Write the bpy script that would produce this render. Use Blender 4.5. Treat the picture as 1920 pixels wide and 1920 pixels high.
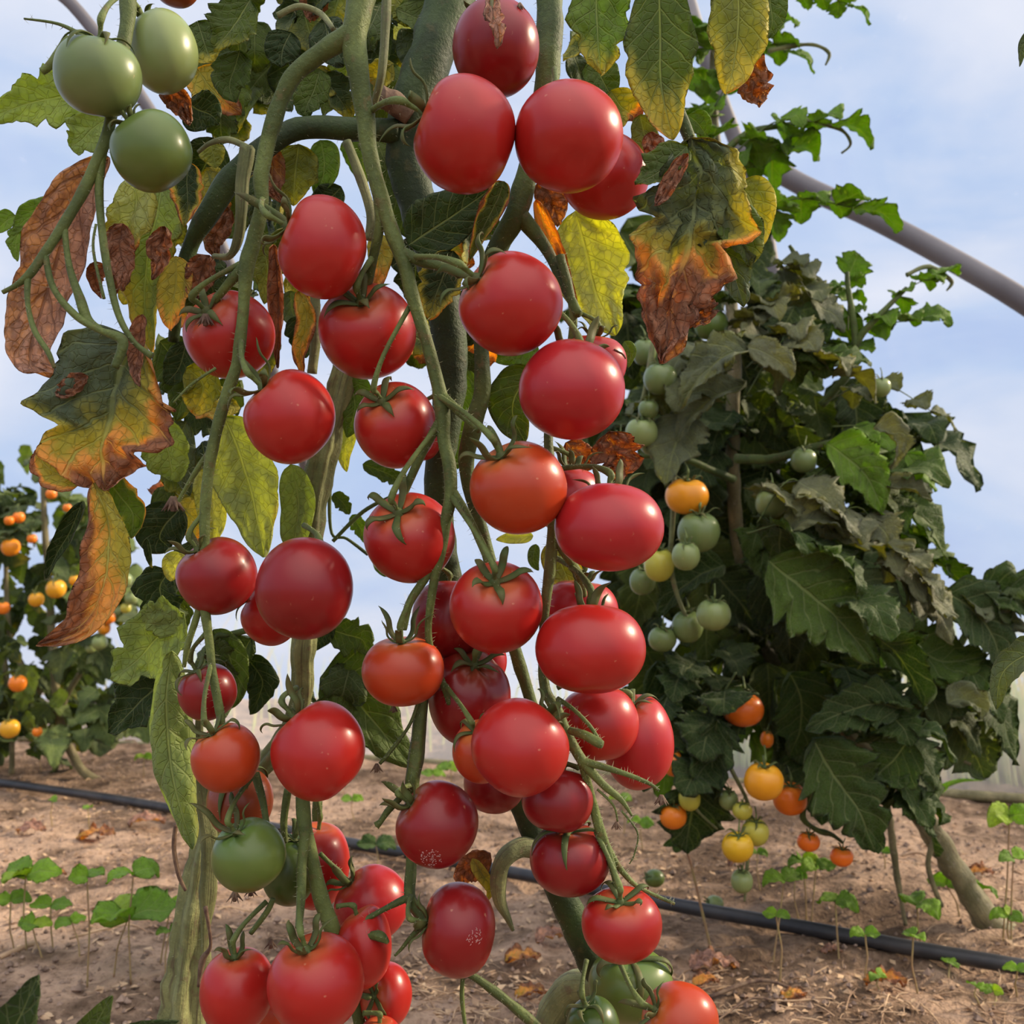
import bpy, math, random
from mathutils import Vector, Matrix, noise
V = Vector
random.seed(7)
for o in list(bpy.data.objects): bpy.data.objects.remove(o)
SC = bpy.context.scene
COL = SC.collection

# ------------------------------------------------------------------ camera
CAM_H = 0.40
PITCH = math.radians(4.33)
F = 1849.0
cam_d = bpy.data.cameras.new('camera')
cam_d.sensor_fit = 'HORIZONTAL'; cam_d.sensor_width = 27.0; cam_d.lens = 26.0
cam_d.clip_start = 0.02; cam_d.clip_end = 200
cam_d.dof.use_dof = True; cam_d.dof.focus_distance = 0.51; cam_d.dof.aperture_fstop = 13.0
cam = bpy.data.objects.new('camera', cam_d); COL.objects.link(cam)
cam.location = (0, 0, CAM_H); cam.rotation_euler = (math.pi/2 + PITCH, 0, 0)
SC.camera = cam
C0 = V((0, 0, CAM_H)); RT = V((1, 0, 0))
FW = V((0, math.cos(PITCH), math.sin(PITCH))); UP = V((0, -math.sin(PITCH), math.cos(PITCH)))

# ------------------------------------------------------------------ sky
w = bpy.data.worlds.new('sky'); SC.world = w; w.use_nodes = True
nt = w.node_tree; nt.nodes.clear()
def N(nt, t, **k):
    n = nt.nodes.new(t)
    for a, b in k.items():
        if a == 'ins':
            for i, v in b.items(): n.inputs[i].default_value = v
        else: setattr(n, a, b)
    return n
def K(nt, a, ao, b, bi): nt.links.new(a.outputs[ao], b.inputs[bi])
def ramp(nt, stops, interp='LINEAR'):
    r = nt.nodes.new('ShaderNodeValToRGB'); cr = r.color_ramp; cr.interpolation = interp
    while len(cr.elements) < len(stops): cr.elements.new(0.5)
    for e, (p, c) in zip(cr.elements, stops):
        e.position = p; e.color = (*c, 1) if len(c) == 3 else c
    return r
tc = N(nt, 'ShaderNodeTexCoord')
mp = N(nt, 'ShaderNodeMapping'); mp.inputs['Scale'].default_value = (1.5, 1.5, 4.2); mp.inputs['Location'].default_value = (.3, 1.7, .4)
K(nt, tc, 'Generated', mp, 0)
ns = N(nt, 'ShaderNodeTexNoise', ins={'Scale': 1.9, 'Detail': 5, 'Roughness': .5, 'Distortion': .4})
K(nt, mp, 0, ns, 0)
cr = ramp(nt, [(.30, (.36, .50, .82)), (.43, (.46, .60, .86)), (.54, (.60, .69, .88)), (.66, (.74, .79, .92))])
K(nt, ns, 0, cr, 0)
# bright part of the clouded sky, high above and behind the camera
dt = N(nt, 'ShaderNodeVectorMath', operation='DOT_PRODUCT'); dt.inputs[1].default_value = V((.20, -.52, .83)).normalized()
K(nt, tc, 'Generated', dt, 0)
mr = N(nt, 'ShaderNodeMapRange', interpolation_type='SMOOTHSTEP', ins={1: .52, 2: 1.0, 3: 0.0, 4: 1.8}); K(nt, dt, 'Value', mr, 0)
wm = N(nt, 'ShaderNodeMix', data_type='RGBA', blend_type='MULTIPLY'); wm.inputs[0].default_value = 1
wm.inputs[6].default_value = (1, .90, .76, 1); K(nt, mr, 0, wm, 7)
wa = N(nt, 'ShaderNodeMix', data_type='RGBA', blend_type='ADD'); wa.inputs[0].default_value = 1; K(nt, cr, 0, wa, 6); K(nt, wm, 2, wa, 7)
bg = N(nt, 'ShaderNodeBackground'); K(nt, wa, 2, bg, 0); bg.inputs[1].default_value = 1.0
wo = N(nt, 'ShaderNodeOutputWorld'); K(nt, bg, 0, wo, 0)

# ------------------------------------------------------------------ sun
sl = bpy.data.lights.new('sun', 'SUN'); sl.energy = 6.5; sl.color = (1, .83, .60); sl.angle = math.radians(7)
sun = bpy.data.objects.new('sun', sl); COL.objects.link(sun)
sun.rotation_euler = V((.86, .27, .47)).to_track_quat('Z', 'Y').to_euler()

vs = SC.view_settings; vs.view_transform = 'Standard'; vs.look = 'None'; vs.gamma = 1; vs.exposure = 0.0; vs.use_curve_mapping = False

# ------------------------------------------------------------------ helpers
def P(px, py, d): return C0 + d*(FW + RT*((px-960)/F) + UP*((960-py)/F))
def G(px, py, z=0.0):
    r = FW + RT*((px-960)/F) + UP*((960-py)/F)
    return C0 + r*((z-CAM_H)/r.z)
def Gd(px, py): return (G(px, py)-C0).dot(FW)
def sm(a, b, x):
    t = max(0, min(1, (x-a)/(b-a))); return t*t*(3-2*t)
def nz(p, s=1.0): return noise.noise(V(p)*s)
def catmull(pts, n=6):
    out = []
    m = len(pts)
    if m == 1: return pts
    for i in range(m-1):
        p0 = pts[max(i-1, 0)]; p1 = pts[i]; p2 = pts[i+1]; p3 = pts[min(i+2, m-1)]
        for k in range(n):
            t = k/n
            out.append([0.5*((2*b)+(-a+c)*t+(2*a-5*b+4*c-d)*t*t+(-a+3*b-3*c+d)*t**3) for a, b, c, d in zip(p0, p1, p2, p3)])
    out.append(list(pts[-1])); return out
class MB:
    def __init__(s): s.v = []; s.f = []; s.m = []; s.uv = []; s.age = []
    def vert(s, p, uv=(0, 0), age=0.0):
        s.v.append(tuple(p)); s.uv.append(uv); s.age.append(age); return len(s.v)-1
    def face(s, idx, m=0): s.f.append(idx); s.m.append(m)
    def grid(s, rows, m=0, closed=False):
        for a, b in zip(rows[:-1], rows[1:]):
            n = len(a)
            for i in range(n if closed else n-1):
                j = (i+1) % n; s.face((a[i], a[j], b[j], b[i]), m)
    def orient(s, c):
        s.f = [f if (V(s.v[f[1]])-V(s.v[f[0]])).cross(V(s.v[f[2]])-V(s.v[f[0]])).dot(V(s.v[f[0]])-c) > 0 else tuple(reversed(f)) for f in s.f]
    def tube(s, pts, m=0, sides=8, sub=5, ribs=0, lump=0.0, hairs=0, hm=1, hl=.0022, flat=None, cap=True, shade=None):
        """pts: [(Vector, radius)]"""
        q = catmull([(p.x, p.y, p.z, r) for p, r in pts], sub)
        q = [(V(a[:3]), max(a[3], 1e-5)) for a in q]
        t0 = (q[1][0]-q[0][0]).normalized(); n = t0.orthogonal().normalized()
        if flat is not None:
            n = (flat - t0*flat.dot(t0)).normalized()
        rows = []; L = 0
        for i, (p, r) in enumerate(q):
            t = (q[min(i+1, len(q)-1)][0]-q[max(i-1, 0)][0])
            if t.length < 1e-9: t = t0
            t.normalize(); n = (n - t*n.dot(t)).normalized(); b = t.cross(n)
            if i: L += (p-q[i-1][0]).length
            row = []
            for k in range(sides):
                a = 2*math.pi*k/sides
                rr = r*(1+(.20*math.cos(ribs*a+L*9) if ribs else 0))
                if lump: rr *= 1+lump*nz((p+n*math.cos(a)*r+b*math.sin(a)*r)*90)
                fx = .28 if flat is not None else 1
                row.append(s.vert(p+n*math.cos(a)*rr*fx+b*math.sin(a)*rr, (L*20, k/sides), 0))
            rows.append(row)
            if hairs and i < len(q)-1:
                seg = (q[i+1][0]-p); cnt = seg.length*hairs*1000
                cnt = int(cnt)+(random.random() < cnt-int(cnt))
                for _ in range(cnt):
                    f = random.random(); a = random.uniform(0, 6.283)
                    dr = n*math.cos(a)+b*math.sin(a); o = p+seg*f+dr*r*.95
                    e = o+(dr+t*random.uniform(-.5, .5)+V((random.uniform(-.3, .3),)*3)).normalized()*hl*random.uniform(.4, 1.1)
                    w_ = t*.00015; w2 = dr.cross(t)*.00015
                    i0 = s.vert(o+w_); i1 = s.vert(o-w_*.5+w2); i2 = s.vert(o-w_*.5-w2); i3 = s.vert(e)
                    s.face((i0, i1, i3), hm); s.face((i1, i2, i3), hm); s.face((i2, i0, i3), hm)
        s.grid(rows, m, True)
        if cap:
            for row, rev in ((rows[0], True), (rows[-1], False)):
                s.face(tuple(reversed(row)) if rev else tuple(row), m)
        return q
    def leaf(s, mid, hw, nrm, m=0, tone=0, nu=26, nv=8, lob=0.0, nl=4, fold=.25, wavy=.12, crump=0.0, roll=0.0, age=(0, 0, 0, 0), pe=.62, base=.0, th=.0003, seed=None):
        """one blade: mid = list of Vector along the midrib; two close skins so the blade has thickness"""
        sd = random.uniform(0, 100) if seed is None else seed
        q = [V(a) for a in catmull([tuple(p) for p in mid], max(2, nu//max(1, len(mid)-1)))]
        n_ = len(q)-1
        Lm = sum((q[i+1]-q[i]).length for i in range(n_))
        pr = nrm.copy(); rows = []; fr = []
        for i, p in enumerate(q):
            u = i/n_
            t = (q[min(i+1, n_)]-q[max(i-1, 0)]).normalized()
            pr = (pr-t*pr.dot(t)).normalized(); side = t.cross(pr)
            sh = math.sin(math.pi*(u**pe))**.85 if 0 < u < 1 else 0.0
            sh = max(sh, 0.02)
            row = []
            for k in range(-nv, nv+1):
                vv = k/nv; av = abs(vv); sg = 1 if vv > 0 else -1
                lb = 1.0
                if lob:
                    ph = (u*nl + (.13 if sg > 0 else 0)) % 1.0
                    lb = 1+lob*(abs(math.sin(math.pi*(u*nl+(.2 if sg > 0 else 0))))**.7-.62)
                    lb += lob*.22*math.sin(u*nl*9.3+sg)+lob*.10*math.sin(u*nl*23+sg*2)
                W = hw*sh*lb*(1+.12*nz((u*3, sg*2, sd)))
                x = av*W
                ang = fold+roll*av
                # curl the half blade in its own plane
                if roll:
                    R_ = 1/roll
                    sx = math.sin(roll*av)*R_*W; sy = (1-math.cos(roll*av))*R_*W
                else: sx = x; sy = 0
                cx = sx*math.cos(fold)-sy*math.sin(fold); cy = sx*math.sin(fold)+sy*math.cos(fold)
                wv = wavy*hw*(nz((u*4+sd, vv*1.6, sd))*1.6+nz((u*9+sd, vv*4, sd*2))*.6)*(.3+av)
                # blade sags between the side veins
                wv += hw*.022*math.cos(2*math.pi*(u*7-av*1.2))*min(1, av*3)
                if crump:
                    wv += crump*hw*(nz((u*7+sd, vv*3, 3+sd))*1.2+abs(nz((u*16, vv*8, sd)))*.9)
                    cx += crump*hw*.35*nz((u*9, vv*5+sd, 9))
                pos = p+side*(sg*cx)+pr*(cy+wv)+t*(av*W*.22)
                a0, at, ae, al = age
                ag = a0+at*sm(.25, 1, u+.15*nz((u*4, vv*3, sd+5)))+ae*sm(.45, 1, av+.25*nz((u*6, vv*2, sd+8)))+al*(.5-.5*vv)
                row.append(s.vert(pos, (tone+u*.998+.001, vv*.5+.5), ag))
            rows.append(row); fr.append(pr.copy())
        s.grid(rows, m)
        # underside
        rows2 = []
        for row, pr in zip(rows, fr):
            r2 = []
            for k, i in enumerate(row):
                r2.append(i if k in (0, len(row)-1) else s.vert(V(s.v[i])-pr*th, s.uv[i], s.age[i]))
            rows2.append(r2)
        s.grid([list(reversed(r)) for r in rows2], m)
        return q
    def build(s, name, mats, parent=None, color=None, smooth=True):
        me = bpy.data.meshes.new(name)
        off = V((0, 0, 0)) if parent is None else parent.matrix_basis.translation
        if parent is not None and parent.parent is not None: off = parent.parent.matrix_basis.translation + off
        if parent is not None: vv = [(a-off.x, b-off.y, c-off.z) for a, b, c in s.v]
        else: vv = s.v
        me.from_pydata(vv, [], s.f); 
        for mt in (mats if isinstance(mats, (list, tuple)) else [mats]): me.materials.append(mt)
        me.polygons.foreach_set('material_index', s.m)
        me.polygons.foreach_set('use_smooth', [smooth]*len(s.f))
        uv = me.uv_layers.new(name='UVMap'); buf = []
        li = [0]*len(me.loops); me.loops.foreach_get('vertex_index', li)
        for i in li: buf.extend(s.uv[i])
        uv.data.foreach_set('uv', buf)
        at = me.attributes.new('age', 'FLOAT', 'POINT'); at.data.foreach_set('value', s.age)
        me.update()
        o = bpy.data.objects.new(name, me); COL.objects.link(o)
        if parent is not None: o.parent = parent
        if color: o.color = (*color, 1) if len(color) == 3 else color
        return o
def tag(o, label=None, cat=None, group=None, kind=None):
    if label: o['label'] = label
    if cat: o['category'] = cat
    if group: o['group'] = group
    if kind: o['kind'] = kind
    return o
def empty(name, loc, label=None, cat=None, group=None):
    o = bpy.data.objects.new(name, None); COL.objects.link(o); o.location = loc; o.empty_display_size = .02
    return tag(o, label, cat, group)

# ------------------------------------------------------------------ materials
def newmat(name):
    m = bpy.data.materials.new(name); m.use_nodes = True; m.node_tree.nodes.clear()
    out = m.node_tree.nodes.new('ShaderNodeOutputMaterial'); return m, m.node_tree, out
def mixc(nt, fac, a, b, blend='MIX'):
    n = nt.nodes.new('ShaderNodeMix'); n.data_type = 'RGBA'; n.blend_type = blend
    for sock, val in ((n.inputs[0], fac), (n.inputs[6], a), (n.inputs[7], b)):
        if hasattr(val, 'links') or isinstance(val, bpy.types.NodeSocket): nt.links.new(val, sock)
        else: sock.default_value = (*val, 1) if isinstance(val, tuple) and len(val) == 3 else val
    return n.outputs[2]
def math_(nt, op, a, b=None, c=None, clamp=False):
    n = nt.nodes.new('ShaderNodeMath'); n.operation = op; n.use_clamp = clamp
    for i, v in enumerate((a, b, c)):
        if v is None: continue
        if isinstance(v, bpy.types.NodeSocket): nt.links.new(v, n.inputs[i])
        else: n.inputs[i].default_value = v
    return n.outputs[0]
def noisen(nt, scale, detail=3, rough=.5, vec=None, dist=0):
    n = N(nt, 'ShaderNodeTexNoise', ins={'Scale': scale, 'Detail': detail, 'Roughness': rough, 'Distortion': dist})
    if vec is not None: nt.links.new(vec, n.inputs[0])
    return n.outputs[0]
def mrange(nt, v, a, b, c=0., d=1., smooth=True):
    n = N(nt, 'ShaderNodeMapRange', ins={1: a, 2: b, 3: c, 4: d})
    if smooth: n.interpolation_type = 'SMOOTHSTEP'
    nt.links.new(v, n.inputs[0]); return n.outputs[0]
def bump(nt, h, strength, dist):
    n = N(nt, 'ShaderNodeBump', ins={'Strength': strength, 'Distance': dist}); nt.links.new(h, n.inputs['Height']); return n.outputs[0]

def tomato_mat():
    m, nt, out = newmat('tomato_skin')
    oi = N(nt, 'ShaderNodeObjectInfo'); tc = N(nt, 'ShaderNodeTexCoord')
    at = N(nt, 'ShaderNodeAttribute', attribute_name='age')
    n1 = noisen(nt, 28, 3, .55, tc.outputs['Object'])
    n2 = noisen(nt, 260, 2, .6, tc.outputs['Object'])
    # shoulder near the stalk, paler and more orange; amount in the object's alpha
    s_ = math_(nt, 'ADD', at.outputs['Fac'], math_(nt, 'MULTIPLY', math_(nt, 'SUBTRACT', n1, .5), .7))
    s_ = mrange(nt, s_, .25, .95)
    hs = N(nt, 'ShaderNodeHueSaturation', ins={'Hue': .535, 'Saturation': .93, 'Value': 1.45}); nt.links.new(oi.outputs['Color'], hs.inputs['Color'])
    c = mixc(nt, math_(nt, 'MULTIPLY', s_, oi.outputs['Alpha'], clamp=True), oi.outputs['Color'], hs.outputs[0])
    c = mixc(nt, mrange(nt, n1, .3, .75, 0, .35), c, mixc(nt, 1.0, c, (.62, .55, .55), 'MULTIPLY'))
    # tiny pale specks in the skin
    c = mixc(nt, mrange(nt, n2, .70, .80, 0, .25), c, (.75, .45, .25))
    b = N(nt, 'ShaderNodeBsdfPrincipled', ins={'Roughness': .34, 'Specular IOR Level': .38, 'Subsurface Weight': .05, 'Subsurface Scale': .006})
    b.inputs['Subsurface Radius'].default_value = (1, .25, .12)
    b.inputs['Coat Weight'].default_value = .10; b.inputs['Coat Roughness'].default_value = .16
    nt.links.new(c, b.inputs['Base Color'])
    nt.links.new(mrange(nt, n1, .2, .8, .27, .38), b.inputs['Roughness'])
    nt.links.new(bump(nt, noisen(nt, 60, 3, .5, tc.outputs['Object']), .12, .002), b.inputs['Normal'])
    K(nt, b, 0, out, 0); return m
def leaf_mat():
    m, nt, out = newmat('leaf_blade')
    oi = N(nt, 'ShaderNodeObjectInfo'); tc = N(nt, 'ShaderNodeTexCoord'); at = N(nt, 'ShaderNodeAttribute', attribute_name='age')
    sx = N(nt, 'ShaderNodeSeparateXYZ'); K(nt, tc, 'UV', sx, 0)
    u = sx.outputs[0]; v = math_(nt, 'ABSOLUTE', math_(nt, 'MULTIPLY', math_(nt, 'SUBTRACT', sx.outputs[1], .5), 2))
    n1 = noisen(nt, 26, 4, .6, tc.outputs['Object']); n2 = noisen(nt, 150, 3, .6, tc.outputs['Object'])
    wob = math_(nt, 'MULTIPLY', math_(nt, 'SUBTRACT', n1, .5), .10)
    midr = mrange(nt, v, .02, .06, 1, 0)
    ph = math_(nt, 'ADD', math_(nt, 'MULTIPLY', u, 7), math_(nt, 'MULTIPLY', v, -1.2)); ph = math_(nt, 'ADD', ph, math_(nt, 'MULTIPLY', wob, 5))
    tri = math_(nt, 'ABSOLUTE', math_(nt, 'SUBTRACT', math_(nt, 'FRACT', ph), .5))
    sv = mrange(nt, tri, .02, .075, 1, 0)
    vor = N(nt, 'ShaderNodeTexVoronoi', feature='DISTANCE_TO_EDGE', ins={'Scale': 210}); K(nt, tc, 'Object', vor, 0)
    net = mrange(nt, vor.outputs['Distance'], .0, .09, 1, 0)
    veins = math_(nt, 'MAXIMUM', midr, math_(nt, 'MAXIMUM', math_(nt, 'MULTIPLY', sv, .75), math_(nt, 'MULTIPLY', net, .35)))
    age = math_(nt, 'ADD', at.outputs['Fac'], math_(nt, 'MULTIPLY', math_(nt, 'SUBTRACT', n1, .5), .45))
    age = math_(nt, 'SUBTRACT', age, math_(nt, 'MULTIPLY', veins, .10))
    tone = math_(nt, 'FLOOR', u)
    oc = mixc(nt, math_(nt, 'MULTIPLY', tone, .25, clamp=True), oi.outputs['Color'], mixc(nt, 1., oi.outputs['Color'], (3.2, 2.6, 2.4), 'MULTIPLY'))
    g = mixc(nt, mrange(nt, n1, .3, .7, 0, .6), oc, mixc(nt, 1., oc, (1.5, 1.4, .8), 'MULTIPLY'))
    g = mixc(nt, mrange(nt, n2, .35, .7, 0, .35), g, mixc(nt, 1., g, (.55, .6, .5), 'MULTIPLY'))
    f1 = mrange(nt, age, .12, .36); f2 = mrange(nt, age, .40, .60); f3 = mrange(nt, age, .58, .74); f4 = mrange(nt, age, .95, 1.35)
    c = mixc(nt, f1, g, (.42, .38, .060)); c = mixc(nt, f2, c, (.66, .37, .085)); c = mixc(nt, f3, c, (.40, .195, .10)); c = mixc(nt, f4, c, (.58, .38, .30))
    brown = mixc(nt, mrange(nt, n2, .3, .7, 0, .7), c, mixc(nt, 1., c, (.45, .38, .36), 'MULTIPLY'))
    c = mixc(nt, f3, c, brown)
    vc = mixc(nt, f3, mixc(nt, .55, c, (.46, .50, .22)), mixc(nt, 1., c, (.5, .45, .42), 'MULTIPLY'))
    c = mixc(nt, math_(nt, 'MULTIPLY', veins, .55), c, vc)
    # leaf hairs and dust: the upper skin reads a little greyer than the light coming through
    d = N(nt, 'ShaderNodeBsdfPrincipled', ins={'Roughness': .62, 'Specular IOR Level': .3, 'Sheen Weight': .12}); nt.links.new(c, d.inputs['Base Color'])
    hgt = math_(nt, 'ADD', math_(nt, 'MULTIPLY', veins, -1.3), math_(nt, 'MULTIPLY', n2, .9))
    nb = bump(nt, hgt, .7, .0018); nt.links.new(nb, d.inputs['Normal'])
    tr = N(nt, 'ShaderNodeBsdfTranslucent'); nt.links.new(mixc(nt, 1., c, (2.1, 2.0, .55), 'MULTIPLY'), tr.inputs[0]); nt.links.new(nb, tr.inputs['Normal'])
    mx = N(nt, 'ShaderNodeMixShader', ins={0: .48}); K(nt, d, 0, mx, 1); K(nt, tr, 0, mx, 2); K(nt, mx, 0, out, 0)
    return m
def plain(name, col, rough=.6, var=.4, scale=40, col2=None, bs=.3, bd=.002, spec=.3, trans=0, stretch=None):
    m, nt, out = newmat(name)
    tc = N(nt, 'ShaderNodeTexCoord'); vec = tc.outputs['Object']
    if stretch:
        mp = N(nt, 'ShaderNodeMapping'); mp.inputs['Scale'].default_value = stretch; K(nt, tc, 'Object', mp, 0); vec = mp.outputs[0]
    n1 = noisen(nt, scale, 4, .6, vec)
    c2 = col2 or tuple(x*(1-var) for x in col)
    c = mixc(nt, mrange(nt, n1, .35, .65), col, c2)
    b = N(nt, 'ShaderNodeBsdfPrincipled', ins={'Roughness': rough, 'Specular IOR Level': spec}); nt.links.new(c, b.inputs['Base Color'])
    nt.links.new(bump(nt, noisen(nt, scale*3, 3, .6, vec), bs, bd), b.inputs['Normal'])
    if trans:
        tr = N(nt, 'ShaderNodeBsdfTranslucent'); nt.links.new(c, tr.inputs[0])
        mx = N(nt, 'ShaderNodeMixShader', ins={0: trans}); K(nt, b, 0, mx, 1); K(nt, tr, 0, mx, 2); K(nt, mx, 0, out, 0)
    else: K(nt, b, 0, out, 0)
    return m
M_TOM = tomato_mat(); M_LEAF = leaf_mat()
def stem_mat(name, c1, c2, c3, streak=False):
    m, nt, out = newmat(name); tc = N(nt, 'ShaderNodeTexCoord'); o = tc.outputs['Object']
    n1 = noisen(nt, 30, 4, .6, o); n2 = noisen(nt, 420, 3, .7, o); n3 = noisen(nt, 120, 3, .6, o)
    c = mixc(nt, mrange(nt, n1, .35, .62), c1, c2); c = mixc(nt, mrange(nt, n3, .56, .72, 0, .8), c, c3)
    c = mixc(nt, mrange(nt, n2, .52, .70, 0, .25), c, mixc(nt, 1., c, (2.3, 2.1, 1.9), 'MULTIPLY'))
    if streak:
        mp = N(nt, 'ShaderNodeMapping'); mp.inputs['Scale'].default_value = (1, 26, 1); K(nt, tc, 'UV', mp, 0)
        n4 = noisen(nt, 1.0, 4, .7, mp.outputs[0], .3); c = mixc(nt, mrange(nt, n4, .52, .66, 0, .75), c, (.085, .060, .035)); n2 = math_(nt, 'ADD', n2, math_(nt, 'MULTIPLY', n4, 2))
    b = N(nt, 'ShaderNodeBsdfPrincipled', ins={'Roughness': .62, 'Specular IOR Level': .3, 'Sheen Weight': .05, 'Sheen Roughness': .4}); nt.links.new(c, b.inputs['Base Color'])
    nt.links.new(bump(nt, math_(nt, 'ADD', n2, n3), .5, .0012), b.inputs['Normal']); K(nt, b, 0, out, 0); return m
M_STEM = stem_mat('stem_green', (.090, .125, .026), (.042, .062, .014), (.11, .085, .030))
M_DSTEM = stem_mat('stem_dark_green', (.036, .060, .011), (.018, .031, .007), (.055, .055, .014))
M_STALK = stem_mat('stalk_green', (.130, .165, .042), (.064, .086, .020), (.13, .10, .032))
M_OLD = stem_mat('stem_ribbed_old', (.24, .25, .10), (.12, .135, .05), (.17, .13, .065), True)
M_WOODY = stem_mat('stem_woody', (.26, .22, .11), (.13, .115, .05), (.30, .25, .16), True)
M_HAIR = plain('plant_hair', (.50, .52, .33), .6, .1, 40, trans=.4)
M_SEPAL = plain('calyx_green', (.085, .12, .032), .6, .4, 90, (.12, .11, .035), .3, .001, trans=.15)
M_DRY = plain('dry_tissue', (.20, .13, .08), .8, .5, 120, (.09, .05, .035), .5, .001)
M_HOSE = plain('hose_black_plastic', (.022, .022, .024), .45, .3, 20, (.05, .045, .042), .2, .001, .5)
M_POLE = plain('pole_grey', (.185, .168, .172), .6, .15, 8, (.14, .125, .13), .1, .001, .4)
M_CRUMB = plain('soil_crumb', (.33, .23, .17), .95, .5, 60, (.17, .115, .085), .5, .002)
M_STRAW = plain('straw', (.66, .46, .28), .75, .4, 25, (.36, .22, .13), .3, .001, trans=.15)
M_SCAR = plain('scar_tissue', (.62, .36, .32), .8, .2, 90)
M_PETAL = plain('shed_petal', (.75, .30, .05), .7, .3, 60, trans=.2)
M_GRASS = plain('grass_blade', (.62, .78, .22), .6, .4, 6, (.95, .80, .45), .1, .001, trans=.4)
M_WEED = plain('weed_leaf', (.22, .42, .05), .55, .3, 50, (.15, .33, .045), .3, .001, trans=.45)
M_WSTEM = plain('weed_stem', (.38, .30, .12), .6, .3, 30, (.36, .20, .12), .1, .001, trans=.2)

# ------------------------------------------------------------------ setting: soil, tunnel film, hoops
def floor_mat():
    m, nt, out = newmat('soil'); tc = N(nt, 'ShaderNodeTexCoord'); o = tc.outputs['Object']
    nb = noisen(nt, 2.2, 4, .6, o, .5); nm = noisen(nt, 14, 5, .65, o); nf = noisen(nt, 110, 4, .7, o)
    f = math_(nt, 'ADD', math_(nt, 'MULTIPLY', nb, .55), math_(nt, 'MULTIPLY', nm, .45))
    c = mixc(nt, mrange(nt, f, .42, .60), (.120, .075, .047), (.46, .305, .205))
    c = mixc(nt, mrange(nt, nf, .30, .52, .75, 0), c, mixc(nt, 1., c, (.38, .34, .32), 'MULTIPLY'))
    c = mixc(nt, mrange(nt, nf, .60, .74, 0, .5), c, (.56, .40, .26))
    b = N(nt, 'ShaderNodeBsdfPrincipled', ins={'Roughness': .95, 'Specular IOR Level': .15}); nt.links.new(c, b.inputs['Base Color'])
    h = math_(nt, 'ADD', math_(nt, 'MULTIPLY', nf, .6), math_(nt, 'MULTIPLY', nm, 1.2)); nt.links.new(bump(nt, h, .9, .012), b.inputs['Normal'])
    K(nt, b, 0, out, 0); return m
def gz(x, y):
    z = .010*nz((x*3, y*3, 1))+.010*nz((x*11, y*11, 4))+.009*nz((x*33, y*33, 7))
    if y > 0.6: z += .006*nz((x*80, y*80, 2))
    return z
b = MB()
xs = [-12+.5*i for i in range(20)]+[-2+.022*i for i in range(182)]+[2.004+.5*i for i in range(20)]
ys = [-3+.3*i for i in range(12)]+[.6+.018*i for i in range(134)]+[3.012+.6*i for i in range(16)]
rows = [[b.vert((x, y, gz(x, y))) for x in xs] for y in ys]
_A0 = G(1900, 1497); _A1 = G(300, 1398); _n = V((-(_A1-_A0).y, (_A1-_A0).x, 0)).normalized(); _n = _n if _n.y > 0 else -_n
b.grid(rows); b.f = [f for f in b.f if (V(b.v[f[0]])-_A0).dot(_n) < .75]; b.m = [0]*len(b.f)
tag(b.build('floor', floor_mat()), 'bare brown soil floor of the polytunnel', kind='structure')

A0 = G(1900, 1497); A1 = G(300, 1398)
TU = (A1-A0).normalized(); TN = V((-TU.y, TU.x, 0));
if TN.y < 0: TN = -TN
A0.z = 0
def film_mat():
    m, nt, out = newmat('polytunnel_film'); tc = N(nt, 'ShaderNodeTexCoord'); o = tc.outputs['Object']
    sx = N(nt, 'ShaderNodeSeparateXYZ'); K(nt, tc, 'Object', sx, 0)
    n1 = noisen(nt, 2.2, 4, .6, o, 1.2); n2 = noisen(nt, 38, 3, .7, o)
    haze = math_(nt, 'ADD', mrange(nt, sx.outputs[2], .20, .60, .40, .12), math_(nt, 'MULTIPLY', math_(nt, 'SUBTRACT', n1, .5), .30))
    haze = math_(nt, 'ADD', haze, mrange(nt, n2, .64, .74, 0, .07), clamp=True)
    tp = N(nt, 'ShaderNodeBsdfTransparent'); tr = N(nt, 'ShaderNodeBsdfTranslucent'); df = N(nt, 'ShaderNodeBsdfDiffuse')
    tr.inputs[0].default_value = (.66, .70, .79, 1); df.inputs[0].default_value = (.66, .70, .79, 1)
    m1 = N(nt, 'ShaderNodeMixShader', ins={0: .25}); K(nt, tr, 0, m1, 1); K(nt, df, 0, m1, 2)
    gl = N(nt, 'ShaderNodeBsdfGlossy', ins={'Roughness': .25}); m0 = N(nt, 'ShaderNodeMixShader', ins={0: .04}); K(nt, m1, 0, m0, 1); K(nt, gl, 0, m0, 2)
    m2 = N(nt, 'ShaderNodeMixShader'); nt.links.new(haze, m2.inputs[0]); K(nt, tp, 0, m2, 1); K(nt, m0, 0, m2, 2)
    K(nt, m2, 0, out, 0); return m
b = MB(); R0 = 2.0
def arch(s):          # s 0..1 from the far foot over the top to the near foot -> (offset towards camera, height)
    a = math.pi*s; return R0*(1-math.cos(a)), 1.75*math.sin(a)**.8*1.15
rows = []
for i in range(61):
    s_ = i/60; off, h = arch(s_); row = []
    for j in range(50):
        t = -4.5+9*j/49
        wv = .012*nz((t*2.3, s_*9, 3))+.006*nz((t*9, s_*20, 5))
        row.append(b.vert(A0+TU*t-TN*(off+wv*2)+V((0, 0, h-.01+wv))))
    rows.append(row)
b.grid(rows); tag(b.build('wall_back', film_mat()), 'hazy clear plastic film of the polytunnel arching overhead', kind='structure')
b = MB(); q = [A0+TU*(-4.4+.3*i)+V((0, 0, .012))-TN*.03 for i in range(30)]
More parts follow.
